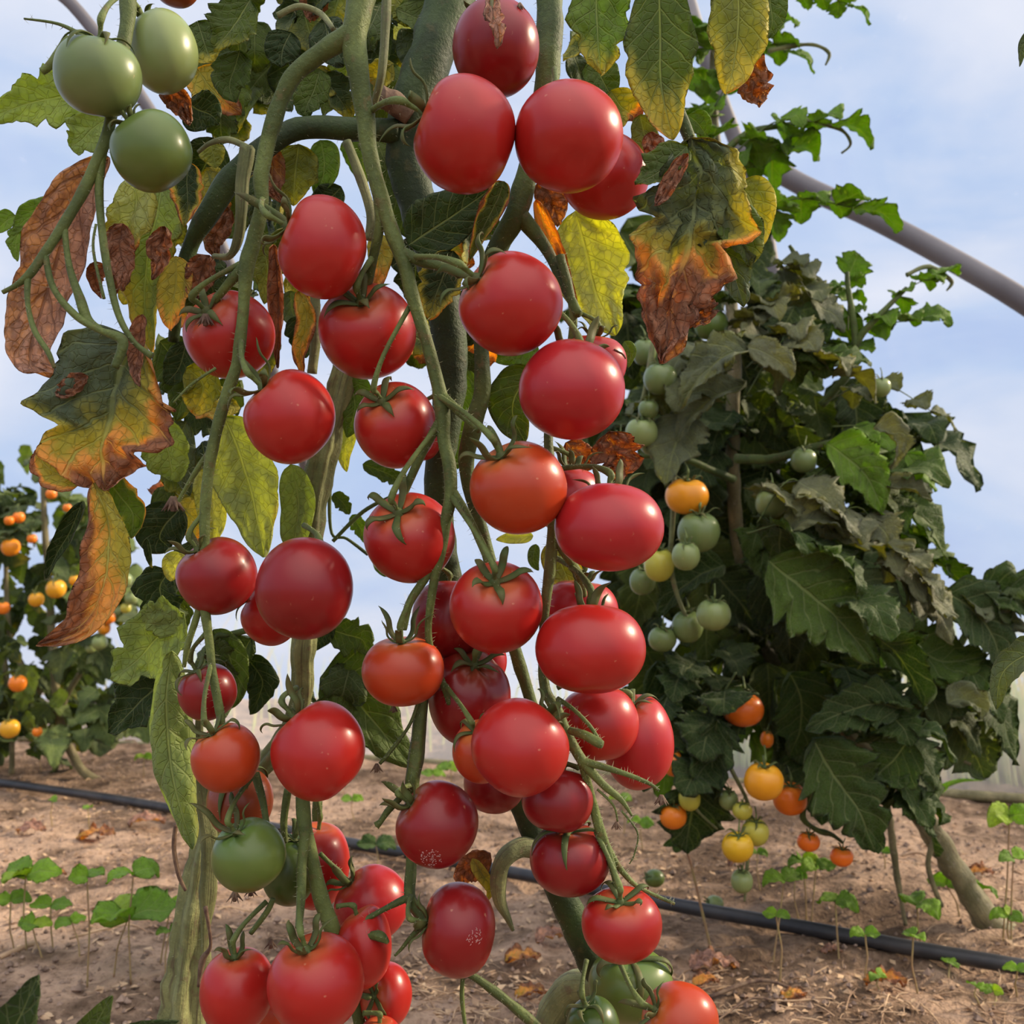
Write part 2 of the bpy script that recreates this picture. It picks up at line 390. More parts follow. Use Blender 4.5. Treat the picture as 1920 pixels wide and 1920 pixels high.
b.tube([(p+V((0, 0, -.008+.006*nz(p*3))), .010) for p in q], sides=8, sub=2); tag(b.build('baseboard_back', M_WOODY), 'dark rail along the foot of the film', kind='structure')
b = MB(); b.tube([(P(1385, 275, 1.72), .0175), (P(1500, 345, 1.68), .0175), (P(1640, 410, 1.62), .0175), (P(1800, 495, 1.56), .0178), (P(1960, 592, 1.50), .018), (P(2300, 830, 1.4), .018), (P(2560, 1120, 1.36), .018)], sides=16)
tag(b.build('trim_1', M_POLE), 'grey tube of the tunnel frame sloping down to the right', kind='structure')
b = MB(); b.tube([(P(1200, -340, 1.75), .014), (P(1290, 0, 1.75), .014), (P(1345, 170, 1.74), .014), (P(1400, 320, 1.74), .014), (P(1440, 460, 1.74), .014), (P(1452, 620, 1.74), .014), (P(1452, 1000, 1.76), .014), (P(1452, 1480, 1.8), .014)], sides=14)
tag(b.build('trim_2', M_POLE), 'upright grey hoop behind the right plant', kind='structure')
b = MB(); b.tube([(P(x, y, d_), .0085) for x, y, d_ in ((20, -90, 1.3), (90, -30, 1.3), (150, 25, 1.3), (250, 160, 1.3), (360, 340, 1.32), (440, 520, 1.38), (520, 720, 1.5), (575, 900, 1.62), (572, 1100, 1.8), (562, 1300, 2.0), (555, 1392, 2.2))], sides=12)
tag(b.build('trim_3', M_POLE), 'pale pole behind the top left leaves', kind='structure')

# ------------------------------------------------------------------ drip hose
b = MB()
hp = [(-500, 1425), (-150, 1452), (0, 1468), (90, 1480), (200, 1496), (320, 1516), (480, 1545), (650, 1580), (800, 1606), (950, 1634), (1100, 1664), (1300, 1703), (1500, 1738), (1700, 1776), (1920, 1814), (2300, 1880), (2800, 1990)]
b.tube([(G(x, y, .012)+V((0, 0, .003*nz((x, y, 0)))), .0082) for x, y in hp], sides=16, sub=8)
hose = b.build('drip_hose', M_HOSE); tag(hose, 'black plastic drip hose lying across the soil from left to right', 'hose')

# ------------------------------------------------------------------ tomatoes
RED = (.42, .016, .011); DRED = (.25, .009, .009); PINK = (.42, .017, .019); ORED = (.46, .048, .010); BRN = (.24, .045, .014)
GRN = (.115, .17, .032); DGRN = (.06, .10, .018); PGRN = (.24, .30, .10); MGRN = (.155, .21, .065)
YEL = (.78, .36, .015); ORA = (.85, .22, .012); YG = (.50, .46, .06)
CHK = []
def tomato(cx, cy, rx, ry, d, ax, col, label, group, joint=None, reflex=.5, sh=.6, res=(36, 48), ns=5, slen=.85, lobes=0.0, calyx=True, seed=None, jd=0.0, stalk=True, dim=.20, scar=None, crack=None):
    rnd = random.Random(seed if seed is not None else int(cx*7+cy*13))
    c = P(cx, cy, d); Rx = rx*d/F; Ry = ry*d/F; Rz = (Rx+Ry)/2
    a = V(ax).normalized(); a_w = (RT*a.x+UP*a.y-FW*a.z).normalized()
    root = empty('tomato', c, label, 'tomato', group)
    CHK.append((c, Rz, label))
    e1 = a.orthogonal().normalized(); e2 = a.cross(e1)
    k1 = rnd.uniform(0, 6.28)
    def surf(th, ph, off=0.0):
        r = 1-dim*math.exp(-(th/.42)**2)-.05*math.exp(-((math.pi-th)/.3)**2)
        r *= 1+.020*math.sin(th)**2+.018*math.sin(2*th)**2
        if lobes: r *= 1-lobes*(.5+.5*math.cos(5*ph+k1))*math.exp(-(th/1.1)**2)
        r *= 1+.018*nz((math.sin(th)*math.cos(ph)*1.3+k1, math.sin(th)*math.sin(ph)*1.3, math.cos(th)*1.3))
        p = (a*math.cos(th)+(e1*math.cos(ph)+e2*math.sin(ph))*math.sin(th))*(r+off)
        return c+RT*(p.x*Rx)+UP*(p.y*Ry)-FW*(p.z*Rz)
    b = MB(); nt_, np_ = res
    top = b.vert(surf(0, 0), age=1.0); rows = []
    for i in range(1, nt_):
        th = math.pi*i/nt_
        ag = math.exp(-(th/.75)**2)
        rows.append([b.vert(surf(th, 2*math.pi*j/np_), (j/np_, i/nt_), ag) for j in range(np_)])
    bot = b.vert(surf(math.pi, 0))
    for j in range(np_):
        b.face((top, rows[0][j], rows[0][(j+1) % np_])); b.face((bot, rows[-1][(j+1) % np_], rows[-1][j]))
    b.grid([list(reversed(r)) for r in rows], 0, True)
    cc = V((0, 0, 0)) + c
    fixed = []
    for f in b.f:
        p = [V(b.v[i]) for i in f[:3]]; n_ = (p[1]-p[0]).cross(p[2]-p[0])
        fixed.append(f if n_.dot(p[0]+p[1]+p[2]-cc*3) > 0 else tuple(reversed(f)))
    b.f = fixed
    body = b.build('fruit', M_TOM, root, (*col, sh))
    def at_px(px, py, off=0.0):
        dx = (px-cx)/rx; dy = (cy-py)/ry; q = a*0; z2 = 1-dx*dx-dy*dy
        q = V((dx, dy, math.sqrt(max(z2, .0)))).normalized()
        return surf(math.acos(max(-1, min(1, q.dot(a)))), math.atan2(q.dot(e2), q.dot(e1)), off)
    if scar:
        b = MB()
        for k in range(scar[3]):
            an = rnd.uniform(0, 6.28); rr = scar[2]*(rnd.random()**.5); sx_ = scar[0]+rr*math.cos(an); sy_ = scar[1]+rr*math.sin(an); ln = rnd.uniform(.6, 2.4); a2 = rnd.uniform(0, 6.28)
            b.tube([(at_px(sx_, sy_, .0015), .00011), (at_px(sx_+ln*math.cos(a2), sy_+ln*math.sin(a2), .003), .00016), (at_px(sx_+2*ln*math.cos(a2+.5), sy_+2*ln*math.sin(a2+.5), .0015), .0001)], sides=4, sub=2)
        b.build('scar', M_SCAR, root)['label'] = 'whitish rough scar'
    if crack:
        b = MB(); b.tube([(at_px(x, y, .002), .00045) for x, y in crack], sides=6, lump=.6); b.build('crack', M_DRY, root)['label'] = 'brown healed crack'
    if calyx:
        b = MB(); small = res[0] < 20
        cap = surf(0, 0, .015)
        for k in range(ns):
            ph = 2*math.pi*k/ns+k1+rnd.uniform(-.2, .2); L = slen*rnd.uniform(1.45, 2.25); rf = min(1, max(0, reflex+rnd.uniform(-.22, .22)))
            pts = []; n_ = 4 if small else 7
            curl = rnd.uniform(-.5, .9)
            rad = e1*math.cos(ph)+e2*math.sin(ph)
            for i in range(n_+1):
                t = i/n_; th = .06+L*t*.95
                hug = surf(th, ph+curl*t*t*.5, .03+.04*math.sin(t*3))
                # free path: rises along the stalk and curls outward
                q = a*(.82+L*t*(.90-.38*t))+rad*(.05+L*(.52*t-.22*t*t*(1-curl)))+(e1*.10+a.cross(rad)*.22)*curl*t*t
                fr = c+RT*(q.x*Rx)+UP*(q.y*Ry)-FW*(q.z*Rz)
                p = hug.lerp(fr, rf*sm(0, .5, t))
                wd = (.098*math.sin(math.pi*min(1, t*.82+.17))**.7+.006)*(1-t**5)*Rz
                pts.append((p, max(wd*1.0, .00012)))
            b.tube(pts, sides=6, sub=2 if small else 3, flat=a_w.lerp((RT*rad.x+UP*rad.y-FW*rad.z), .2), hairs=0 if small else .12, hl=.0014)
        b.tube([(cap-a_w*.06*Rz, .17*Rz), (cap+a_w*.05*Rz, .12*Rz), (cap+a_w*.14*Rz, .055*Rz)], sides=8, sub=2)
        b.build('calyx', [M_SEPAL, M_HAIR], root)
    if stalk and joint is not None:
        b = MB(); small = res[0] < 20
        jp = P(joint[0], joint[1], d+jd) if len(joint) == 2 else P(*joint)
        base = surf(0, 0, -.03)
        L = (jp-base).length
        sr = max(.0011, .055*Rz) if not small else .045*Rz
        k = base+a_w*min(.55*Rz, L*.45); k2 = k.lerp(jp, .35)+a_w*.06*L
        b.tube([(base, sr), (base.lerp(k, .6), sr), (k, sr*1.5), (k2, sr*1.05), (jp, sr*1.25)], sides=8, sub=4, hairs=0 if small else .35, lump=.1)
        b.build('stalk', [M_STALK, M_HAIR], root)
    return root
NG = 'ripe red tomatoes on the near plants'; NGG = 'green tomatoes on the near plants'
T = tomato
T(930, 90, 80, 86, .515, (-.1, .8, -.5), DRED, 'topmost whole red tomato, with a withered flower remnant hanging in front of it', NG, (950, -20), reflex=.6)
T(870, 253, 96, 104, .470, (-.88, .38, .22), RED, 'large red tomato just below the topmost one, its calyx on its left shoulder', NG, (690, 212, .488), reflex=.75, slen=.9)
T(1066, 257, 100, 98, .470, (-.1, .75, -.6), RED, 'broad red tomato touching the upper right side of its calyx-on-left neighbour', NG, (1040, 130), reflex=.7, slen=.35, jd=.05)
T(1133, 330, 82, 78, .530, (-.2, .7, -.6), RED, 'red tomato half hidden behind the broad red one, beside the drooping yellow-brown leaf', NG, (1060, 260), jd=.04)
T(604, 464, 82, 93, .475, (-.84, .42, .30), RED, 'upper left red tomato with a curled green calyx on its left side', NG, (492, 372, .488), reflex=.8, slen=1.25)
T(689, 620, 89, 88, .505, (-.08, .62, .72), RED, 'heart-shaped red tomato below the upper left one, stalk in the middle of its face', NG, (700, 480, .492), reflex=.42, slen=.65, dim=.32)
T(430, 628, 82, 80, .515, (-.40, .50, .72), RED, 'red tomato at the left edge of the fruit crossed by a vertical stalk', NG, (460, 490, .492), reflex=.45, slen=.5)
T(957, 570, 96, 94, .462, (-.74, .50, .40), RED, 'shiny red tomato right of the central stalk, bent sepals looping at its left', NG, (775, 482, .484), reflex=.7, slen=.95)
T(1072, 731, 98, 92, .462, (.15, .82, -.5), PINK, 'big pinkish red tomato on the right without visible calyx, below the yellow leaf', NG, (1020, 560), reflex=.8, slen=.9, jd=.05)
T(1112, 682, 62, 58, .525, (.1, .9, .1), PINK, 'small cracked red tomato peeping out behind the big pinkish one', NG, (1080, 585), reflex=.7, crack=[(1146, 664), (1154, 667), (1162, 670), (1168, 676)])
T(543, 781, 83, 87, .480, (-.62, .68, .32), RED, 'red tomato in the left middle with spread sepals above its left shoulder', NG, (452, 640, .488), reflex=.8, slen=1.1)
T(742, 797, 75, 79, .500, (-.30, .58, .72), RED, 'red tomato directly under the heart-shaped one, calyx on its upper face', NG, (768, 575, .486), reflex=.45, slen=.75)
T(793, 812, 36, 52, .548, (0, .9, -.2), PINK, 'sliver of red tomato showing right of the one with calyx on its upper face', NG, (820, 740), calyx=False)
T(972, 914, 89, 86, .462, (-.42, .78, .42), ORED, 'orange-red glossy tomato in the centre with long sepals bending back', NG, (822, 742, .482), reflex=.75, slen=.9)
T(1142, 988, 101, 83, .462, (.05, .88, -.42), PINK, 'broad flattened red tomato at centre right, two sepals standing up behind it', NG, (1038, 880), reflex=.9, slen=.8, jd=.05)
T(1065, 935, 64, 66, .520, (.1, .9, 0), PINK, 'red tomato squeezed behind the orange-red and the broad flattened ones', NG, (1035, 840), reflex=.8)
T(768, 1008, 83, 83, .492, (-.22, .66, .68), RED, 'red tomato left of the long central stalk with a star of sepals on top', NG, (820, 800, .484), reflex=.55, slen=.95)
T(407, 1079, 72, 72, .500, (-.42, .70, .30), DRED, 'dark red tomato on the left with a stalk running down over it', NG, (384, 960, .492), reflex=.7, slen=.8)
T(571, 1103, 88, 94, .470, (.1, .7, -.7), DRED, 'large deep crimson tomato on the left, smooth face without calyx', NG, (570, 985), calyx=False, jd=.04)
T(510, 1147, 57, 62, .530, (-.8, .5, .2), RED, 'small red tomato tucked under and behind the deep crimson one', NG, (470, 1090), reflex=.4, slen=.5)
T(930, 1138, 86, 84, .472, (-.02, .70, .68), RED, 'red tomato at the centre with dark claw-like sepals standing on its crown', NG, (842, 925, .480), reflex=.72, slen=.75)
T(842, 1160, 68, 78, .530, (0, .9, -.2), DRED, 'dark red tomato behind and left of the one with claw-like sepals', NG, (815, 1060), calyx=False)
T(1107, 1215, 102, 86, .464, (.02, .9, -.35), RED, 'wide red tomato at lower right centre with flattened top and sepals behind', NG, (1032, 1040), reflex=.95, slen=.6, jd=.05)
T(1086, 1148, 72, 66, .525, (.1, .9, 0), PINK, 'red tomato mostly hidden above and behind the wide flat-topped one', NG, (1035, 1010), reflex=.9, slen=.5)
T(756, 1257, 76, 66, .490, (-.03, .96, .18), ORED, 'orange-tinged tomato left of centre with five erect sepals', NG, (820, 1040, .484), reflex=.92, slen=1.0)
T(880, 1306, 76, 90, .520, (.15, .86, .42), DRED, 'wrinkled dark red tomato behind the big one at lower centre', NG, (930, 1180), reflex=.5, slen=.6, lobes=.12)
T(922, 1240, 28, 38, .545, (0, 1, 0), PINK, 'bright little red patch of a tomato showing under the claw-sepalled one', NG, (940, 1190), calyx=False)
T(975, 1400, 90, 89, .452, (.62, .62, -.35), RED, 'big bright red tomato at lower centre, stalk bending over its right shoulder', NG, (1045, 1330, .478), reflex=.6, slen=.6)
T(1122, 1355, 74, 72, .500, (-.1, .9, -.2), RED, 'red tomato behind the hairy bare stalk stub', NG, (1045, 1290), calyx=False)
T(1196, 1390, 65, 88, .530, (-.2, .8, .2), PINK, 'oval pinkish tomato at the right end of the lower cluster', NG, (1120, 1300), reflex=.3, slen=.5)
T(903, 1408, 54, 58, .478, (-.25, .82, .45), ORED, 'orange-brown tomato behind the left side of the big bright one', NG, (835, 1285, .50), reflex=.35, slen=.9)
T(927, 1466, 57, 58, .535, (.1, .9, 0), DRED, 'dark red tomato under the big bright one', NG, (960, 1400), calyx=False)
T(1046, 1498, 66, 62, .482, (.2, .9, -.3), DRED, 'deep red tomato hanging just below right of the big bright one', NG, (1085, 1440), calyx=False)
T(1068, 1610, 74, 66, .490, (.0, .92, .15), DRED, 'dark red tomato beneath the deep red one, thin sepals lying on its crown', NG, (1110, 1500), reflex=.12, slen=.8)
T(1166, 1733, 74, 66, .478, (-.08, .90, .38), RED, 'round red tomato low on the right with pale green star calyx on top', NG, (1118, 1560, .484), reflex=.5, slen=.85)
T(819, 1545, 76, 78, .482, (-.74, .62, .15), DRED, 'dark red tomato with a whitish rough scar on its lower face', NG, (775, 1470, .50), reflex=.85, slen=.75, scar=(813, 1586, 20, 70))
T(858, 1743, 71, 83, .482, (-.92, .25, .15), DRED, 'dark red egg-shaped tomato near the bottom centre, green stalk on its left', NG, (770, 1680, .497), reflex=.7, slen=.7, scar=(892, 1728, 14, 26))
T(597, 1407, 85, 90, .475, (-.62, .74, -.1), RED, 'large red tomato in the lower left, one black-tipped sepal at its left', NG, (556, 1290, .50), reflex=.75, slen=.85)
T(389, 1297, 53, 53, .515, (-.35, .8, .2), DRED, 'small red tomato on the left between two stalks', NG, (384, 1190, .492), reflex=.5, slen=1.0)
T(423, 1420, 62, 63, .480, (-.42, .86, .20), ORED, 'small orange-red tomato on the left under the smallest red one', NG, (397, 1240, .49), reflex=.6, slen=1.25)
T(450, 1502, 60, 64, .525, (.0, .9, .2), BRN, 'brownish half-ripe tomato behind the small orange-red one', NG, (430, 1430), reflex=.2, sh=.9)
T(466, 1602, 67, 66, .482, (-.35, .84, .34), GRN, 'olive green tomato at lower left with long curved sepals', NGG, (478, 1450, .50), reflex=.75, slen=1.15, sh=.5, lobes=.05)
T(543, 1630, 50, 66, .522, (.2, .9, 0), DGRN, 'dark green tomato behind the olive green one', NGG, (560, 1540), reflex=.5, sh=.4)
T(592, 1620, 62, 81, .562, (.1, .9, 0), RED, 'red tomato behind the thick stalk at lower left', NG, (595, 1500), calyx=False)
T(697, 1694, 68, 68, .535, (-.65, .68, .1), PINK, 'pinkish red tomato in the bottom cluster, its calyx behind its left shoulder', NG, (600, 1600, .53), reflex=.8)
T(683, 1775, 50, 77, .498, (-.35, .9, -.1), RED, 'tall narrow red tomato in the bottom cluster under a dried stub', NG, (630, 1700), calyx=False)
T(592, 1842, 88, 86, .462, (-.20, .93, .22), RED, 'largest red tomato of the bottom cluster, at its front', NG, (562, 1650, .49), reflex=.88, slen=.72)
T(445, 1856, 67, 76, .492, (-.05, .97, .1), RED, 'red tomato at the left end of the bottom cluster, thin sepals upright', NG, (500, 1690, .50), reflex=.95, slen=.65)
T(518, 1892, 42, 62, .530, (0, .9, 0), ORED, 'orange-red tomato wedged between the two front ones of the bottom cluster', NG, (540, 1800), calyx=False)
T(723, 1866, 48, 58, .525, (-.4, .3, .75), RED, 'red tomato at the right end of the bottom cluster', NG, (660, 1860, .52), reflex=.6, slen=.8)
T(712, 1956, 42, 48, .500, (0, .9, 0), RED, 'red tomato cut by the bottom edge under the right end of the bottom cluster', NG, (680, 1900), calyx=False)
T(1275, 1912, 70, 64, .478, (-.70, .42, .20), ORED, 'red and orange tomato at the bottom edge on the right', NG, (1160, 1800, .50), reflex=.7, slen=.9)
T(1112, 1932, 50, 60, .500, (-.3, .9, .1), DGRN, 'dark green tomato cut by the bottom edge', NGG, (1100, 1800, .51), reflex=.5, slen=1.1, sh=.3)
T(1182, 1846, 78, 66, .545, (.0, .9, .25), GRN, 'large green tomato beneath the round red one low on the right', NGG, (1130, 1720, .54), reflex=.35, slen=1.1, sh=.3)
T(330, -36, 44, 46, .50, (0, 1, 0), BRN, 'brownish tomato cut by the top edge above the green ones', NG, calyx=False)
T(184, 142, 77, 74, .440, (.15, .85, .25), MGRN, 'largest pale green tomato at the top left, in front', NGG, (225, -10, .45), reflex=.25, slen=.6, sh=.2)
T(305, 97, 62, 74, .485, (-.5, .8, .1), PGRN, 'pale green tomato with pinkish blush at the top, right of the largest green one', NGG, (245, -10, .465), reflex=.5, slen=.5, sh=.1)
T(284, 283, 72, 73, .448, (-.55, .75, .28), GRN, 'green tomato hanging below the other two at the top left', NGG, (215, 190, .452), reflex=.5, slen=.55, sh=.2)

# ------------------------------------------------------------------ near plants
PA = empty('tomato_plant', G(1010, 2350), 'near tomato plant in the middle carrying long trusses of red tomatoes', 'plant', 'tomato plants')
PB = empty('tomato_plant', G(330, 2150), 'near tomato plant at the left with a ribbed old stem and rolled leaf', 'plant', 'tomato plants')
def stem(name, pts, mat=M_STEM, parent=PA, d=.5, hairs=.5, ribs=0, lump=.16, sides=12, label=None, hl=.0030, extra=None):
    b = MB()
    for seq in [pts]+(extra or []):
        pp = [(P(q[0], q[1], q[3] if len(q) > 3 else d), q[2]*(q[3] if len(q) > 3 else d)/F) for q in seq]
        b.tube(pp, sides=sides, ribs=ribs, lump=lump, hairs=hairs*1.7, hl=hl, sub=6)
    o = b.build(name, [mat, M_HAIR], parent)
    if label: o['label'] = label
    return o
gA = [(1090, 1950, 32, .60), (1020, 2150, 33, .62), (1010, 2350, 34, .64)]
stem('main_stem', [(900, -160, 44, .60), (850, -20, 45, .59), (812, 90, 43, .58), (775, 200, 42, .575), (762, 300, 38, .575), (790, 400, 37, .575), (822, 520, 34, .57), (845, 660, 32, .57), (838, 780, 30, .57), (822, 900, 27, .57), (832, 1040, 27, .575), (870, 1200, 25, .58), (930, 1380, 24, .58), (985, 1520, 24, .575), (1045, 1660, 26, .575), (1100, 1780, 29, .58), (1140, 1860, 31, .59)]+gA, mat=M_DSTEM, hairs=.5, sides=14, label='dark green main stem')
stem('side_stem', [(745, 245, 22, .565), (660, 243, 21, .56), (560, 242, 21, .555), (490, 282, 21, .55), (425, 345, 22, .55), (385, 410, 20, .55), (358, 460, 15, .555), (335, 540, 12, .56), (325, 640, 10, .57)], M_DSTEM, hairs=.3)
stem('side_stem', [(1030, -80, 26, .55), (1030, 40, 25, .545), (1028, 130, 24, .54), (1010, 250, 21, .54), (985, 340, 21, .54), (968, 400, 22, .54), (935, 460, 20, .545), (905, 540, 17, .55), (902, 650, 15, .55), (905, 730, 16, .55), (888, 800, 18, .55), (875, 880, 15, .555), (905, 1000, 12, .56), (960, 1200, 12, .565), (1000, 1330, 12, .565)], M_STEM, hairs=.45)
stem('side_stem', [(968, 395, 19, .54), (1020, 460, 12, .54), (1060, 540, 10, .53), (1085, 590, 8, .52)], M_STEM, hairs=.5)
stem('side_shoot', [(1010, 1592, 19, .57), (975, 1590, 19, .565), (945, 1612, 18, .56), (934, 1650, 16, .56), (938, 1690, 12, .56), (952, 1722, 7, .56), (962, 1745, 3, .56)], M_OLD, hairs=.2, label='pale curled side shoot')
stem('side_shoot', [(1150, 1860, 30, .60), (1080, 1850, 30, .61), (1040, 1900, 32, .62), (1020, 1990, 32, .62)], M_OLD, hairs=.1, label='pale green bent shoot')
stem('cut_stub', [(770, 215, 22, .56), (735, 190, 20, .555), (712, 178, 19, .55)], M_DRY, hairs=.4, lump=.5, label='brown cut stub')
# trusses (fruit stalks)
stem('truss', [(690, -60, 28, .485), (672, 20, 27, .483), (665, 70, 24, .482), (672, 140, 20, .482), (684, 215, 18, .484), (694, 290, 16, .484), (712, 360, 15, .484), (735, 435, 15, .484), (758, 495, 13, .484), (776, 565, 13, .484), (800, 640, 12, .484), (818, 710, 13, .484), (830, 765, 15, .484), (832, 820, 13, .484), (842, 870, 13, .482), (845, 925, 12, .480), (836, 975, 11, .48), (824, 1040, 11, .482), (812, 1100, 8, .484), (803, 1180, 7, .488), (812, 1235, 6, .492), (832, 1285, 6, .498), (843, 1320, 5, .5)],
     M_STALK, hairs=.55, sides=12, extra=[[(660, 62, 22, .482), (615, 90, 19, .484), (560, 132, 17, .486), (527, 185, 16, .487), (503, 262, 15, .488), (490, 330, 15, .488), (490, 385, 13, .489), (476, 450, 15, .49), (464, 495, 15, .49), (458, 560, 11, .490), (450, 640, 11, .49), (442, 690, 10, .49), (425, 740, 12, .49), (405, 810, 11, .49), (392, 880, 11, .49), (384, 960, 10, .491), (384, 1050, 9, .492), (382, 1120, 9, .492), (392, 1200, 8, .491), (400, 1270, 8, .489), (412, 1335, 8, .487), (418, 1370, 6, .486)],
      [(712, 365, 13, .484), (712, 420, 10, .486), (700, 480, 9, .492), (688, 540, 8, .50), (682, 570, 7, .502)],
      [(748, 470, 11, .484), (790, 490, 10, .482), (835, 502, 9, .475), (862, 515, 8, .468)],
      [(464, 495, 11, .49), (430, 530, 9, .494), (402, 565, 7, .50)],
      [(825, 740, 11, .484), (860, 770, 9, .479), (900, 806, 9, .472)],
      [(826, 790, 10, .484), (796, 840, 8, .486), (768, 900, 8, .488), (748, 945, 7, .488)],
      [(845, 915, 9, .48), (878, 970, 8, .478), (905, 1025, 8, .475), (922, 1065, 7, .472)],
      [(828, 1030, 9, .482), (800, 1080, 8, .484), (768, 1130, 8, .486), (756, 1180, 7, .488)],
      [(382, 1110, 6, .492), (366, 1165, 6, .494), (352, 1210, 6, .497), (345, 1250, 4, .50)],
      [(405, 690, 3, .492), (360, 720, 2.5, .49), (325, 755, 2, .49)],
      [(395, 845, 6, .492), (370, 880, 5, .495), (340, 930, 4, .50), (330, 950, 3, .50)]], label='long forked fruit stalk')
stem('truss', [(1050, 480, 9, .53), (1075, 590, 8, .525), (1060, 700, 8, .53), (1030, 800, 9, .50), (1032, 880, 10, .49), (1036, 980, 10, .488), (1032, 1060, 11, .488), (1022, 1140, 9, .488), (1018, 1220, 9, .486), (1022, 1290, 10, .482), (1045, 1335, 11, .476), (1070, 1390, 10, .474), (1095, 1430, 10, .474), (1130, 1470, 8, .474), (1165, 1500, 5, .474), (1185, 1530, 2, .474)], M_STALK, hairs=.8,
     extra=[[(1036, 1000, 9, .488), (1060, 1040, 8, .49), (1085, 1075, 8, .50), (1095, 1120, 7, .51)],
      [(1085, 1425, 9, .474), (1120, 1435, 7, .472), (1170, 1450, 5, .47), (1215, 1468, 4, .47), (1236, 1482, 2.5, .47)],
      [(1045, 1310, 5, .474), (1075, 1330, 4, .468), (1105, 1360, 4, .465), (1125, 1390, 3, .465)],
      [(1070, 1370, 8, .470), (1095, 1378, 9, .462), (1122, 1393, 9, .458), (1130, 1396, 7, .457)],
      [(1092, 1430, 9, .476), (1110, 1500, 8, .48), (1125, 1560, 8, .482), (1150, 1610, 7, .484), (1172, 1640, 6, .486), (1200, 1665, 4, .486), (1265, 1695, 3, .486)],
      [(1110, 1500, 8, .482), (1135, 1580, 7, .482), (1152, 1640, 7, .480), (1158, 1672, 6, .479)],
      [(1165, 1520, 2, .474), (1195, 1560, 1.8, .474), (1190, 1600, 1.5, .474), (1180, 1620, 1.2, .474)],
      [(1120, 1480, 2.5, .474), (1150, 1510, 2, .474), (1158, 1540, 1.5, .474)]], label='hairy fruit stalk on the right')
stem('truss', [(800, 1190, 8, .52), (795, 1280, 9, .51), (787, 1350, 11, .505), (780, 1420, 13, .502), (772, 1470, 12, .50), (768, 1540, 9, .515), (770, 1620, 9, .51), (768, 1680, 10, .499), (785, 1710, 10, .492), (800, 1728, 8, .488)], M_STALK, hairs=.5, ribs=5,
     extra=[[(792, 1290, 4, .505), (770, 1355, 3, .50), (735, 1405, 3, .50), (712, 1432, 3, .50)],
      [(768, 1682, 7, .498), (730, 1700, 5, .495), (690, 1722, 4.5, .49), (672, 1738, 4, .488), (685, 1752, 4, .486), (712, 1756, 9, .484), (728, 1768, 3, .484)],
      [(795, 1732, 7, .488), (768, 1760, 4, .488), (752, 1780, 3, .488), (740, 1792, 2, .488)],
      [(872, 1822, 6, .50), (905, 1842, 7, .50), (955, 1880, 8, .50), (1010, 1928, 9, .50), (1050, 1980, 9, .5)],
      [(868, 1828, 4, .50), (866, 1870, 4, .50), (872, 1925, 3, .50)],
      [(752, 1495, 6, .49), (728, 1520, 6, .488), (714, 1540, 5, .487), (706, 1548, 7, .487)]], label='ribbed fruit stalk low in the centre')
stem('truss', [(560, 1310, 9, .52), (562, 1400, 12, .515), (566, 1480, 13, .505), (572, 1550, 13, .498), (586, 1620, 14, .495), (604, 1690, 15, .495), (622, 1740, 16, .495), (632, 1765, 12, .50)], M_STALK, hairs=.4, sides=12,
     extra=[[(573, 1560, 10, .49), (566, 1620, 9, .485), (564, 1690, 8, .478), (560, 1740, 7, .47)],
      [(540, 1480, 7, .51), (532, 1540, 7, .51), (535, 1580, 5, .51)],
      [(630, 1745, 14, .52), (650, 1830, 12, .52), (670, 1900, 11, .52), (680, 1960, 10, .52)],
      [(470, 1750, 5, .50), (500, 1710, 6, .50), (512, 1685, 5, .5)],
      [(478, 1450, 8, .505), (492, 1500, 7, .50), (500, 1545, 6, .495)]], label='thick fruit stalk low on the left')
stem('truss', [(235, -40, 16, .47), (240, 30, 14, .465), (225, 120, 12, .46), (210, 210, 11, .455), (195, 270, 11, .452), (160, 350, 11, .448), (120, 420, 10, .445), (80, 480, 9, .442), (55, 515, 8, .44), (30, 535, 5, .44), (5, 548, 4, .44)], M_STALK, hairs=.25,
     extra=[[(195, 270, 8, .452), (186, 350, 8, .45), (192, 440, 7, .448), (205, 520, 7, .446), (222, 590, 6, .445), (250, 640, 5, .445), (285, 668, 7, .445)],
      [(120, 425, 6, .445), (130, 500, 6, .443), (150, 560, 9, .442), (165, 600, 9, .442), (190, 618, 6, .442)],
      [(85, 480, 6, .442), (100, 540, 6, .44), (140, 590, 7, .44), (185, 618, 7, .44), (230, 640, 10, .44), (215, 690, 8, .44)],
      [(52, 520, 6, .44), (52, 570, 5, .438), (65, 620, 5, .436), (90, 660, 5, .435), (102, 690, 3, .435)],
      [(195, 560, 3, .444), (175, 470, 2.5, .446), (180, 420, 2.5, .446)],
      [(130, 70, 9, .45), (95, 120, 8, .45), (78, 134, 7, .45)],
      [(160, 70, 6, .46), (110, 45, 3, .46), (45, 35, 2, .46)]], label='slightly blurred fruit stalk with bare forks at the top left')
stem('leaf_stalk', [(465, 275, 13, .50), (455, 340, 12, .50), (452, 400, 10, .50), (446, 450, 9, .505), (430, 480, 6, .51), (400, 480, 4, .52)], M_OLD, hairs=.2, ribs=4)
stem('leaf_stalk', [(470, 280, 6, .5), (430, 262, 6, .505), (395, 268, 5, .51), (372, 285, 4, .515)], M_OLD, hairs=.2)
for q_ in ([(725, -20, 9, .53), (722, 60, 9, .53), (715, 140, 8, .53), (700, 200, 7, .54)], [(650, 265, 9, .53), (675, 330, 10, .53), (695, 400, 9, .53), (690, 450, 7, .53)], [(520, 30, 6, .52), (560, 12, 6, .52), (600, 25, 6, .52), (625, 55, 5, .51)]):
    stem('leaf_stalk', q_, M_OLD, hairs=.2)
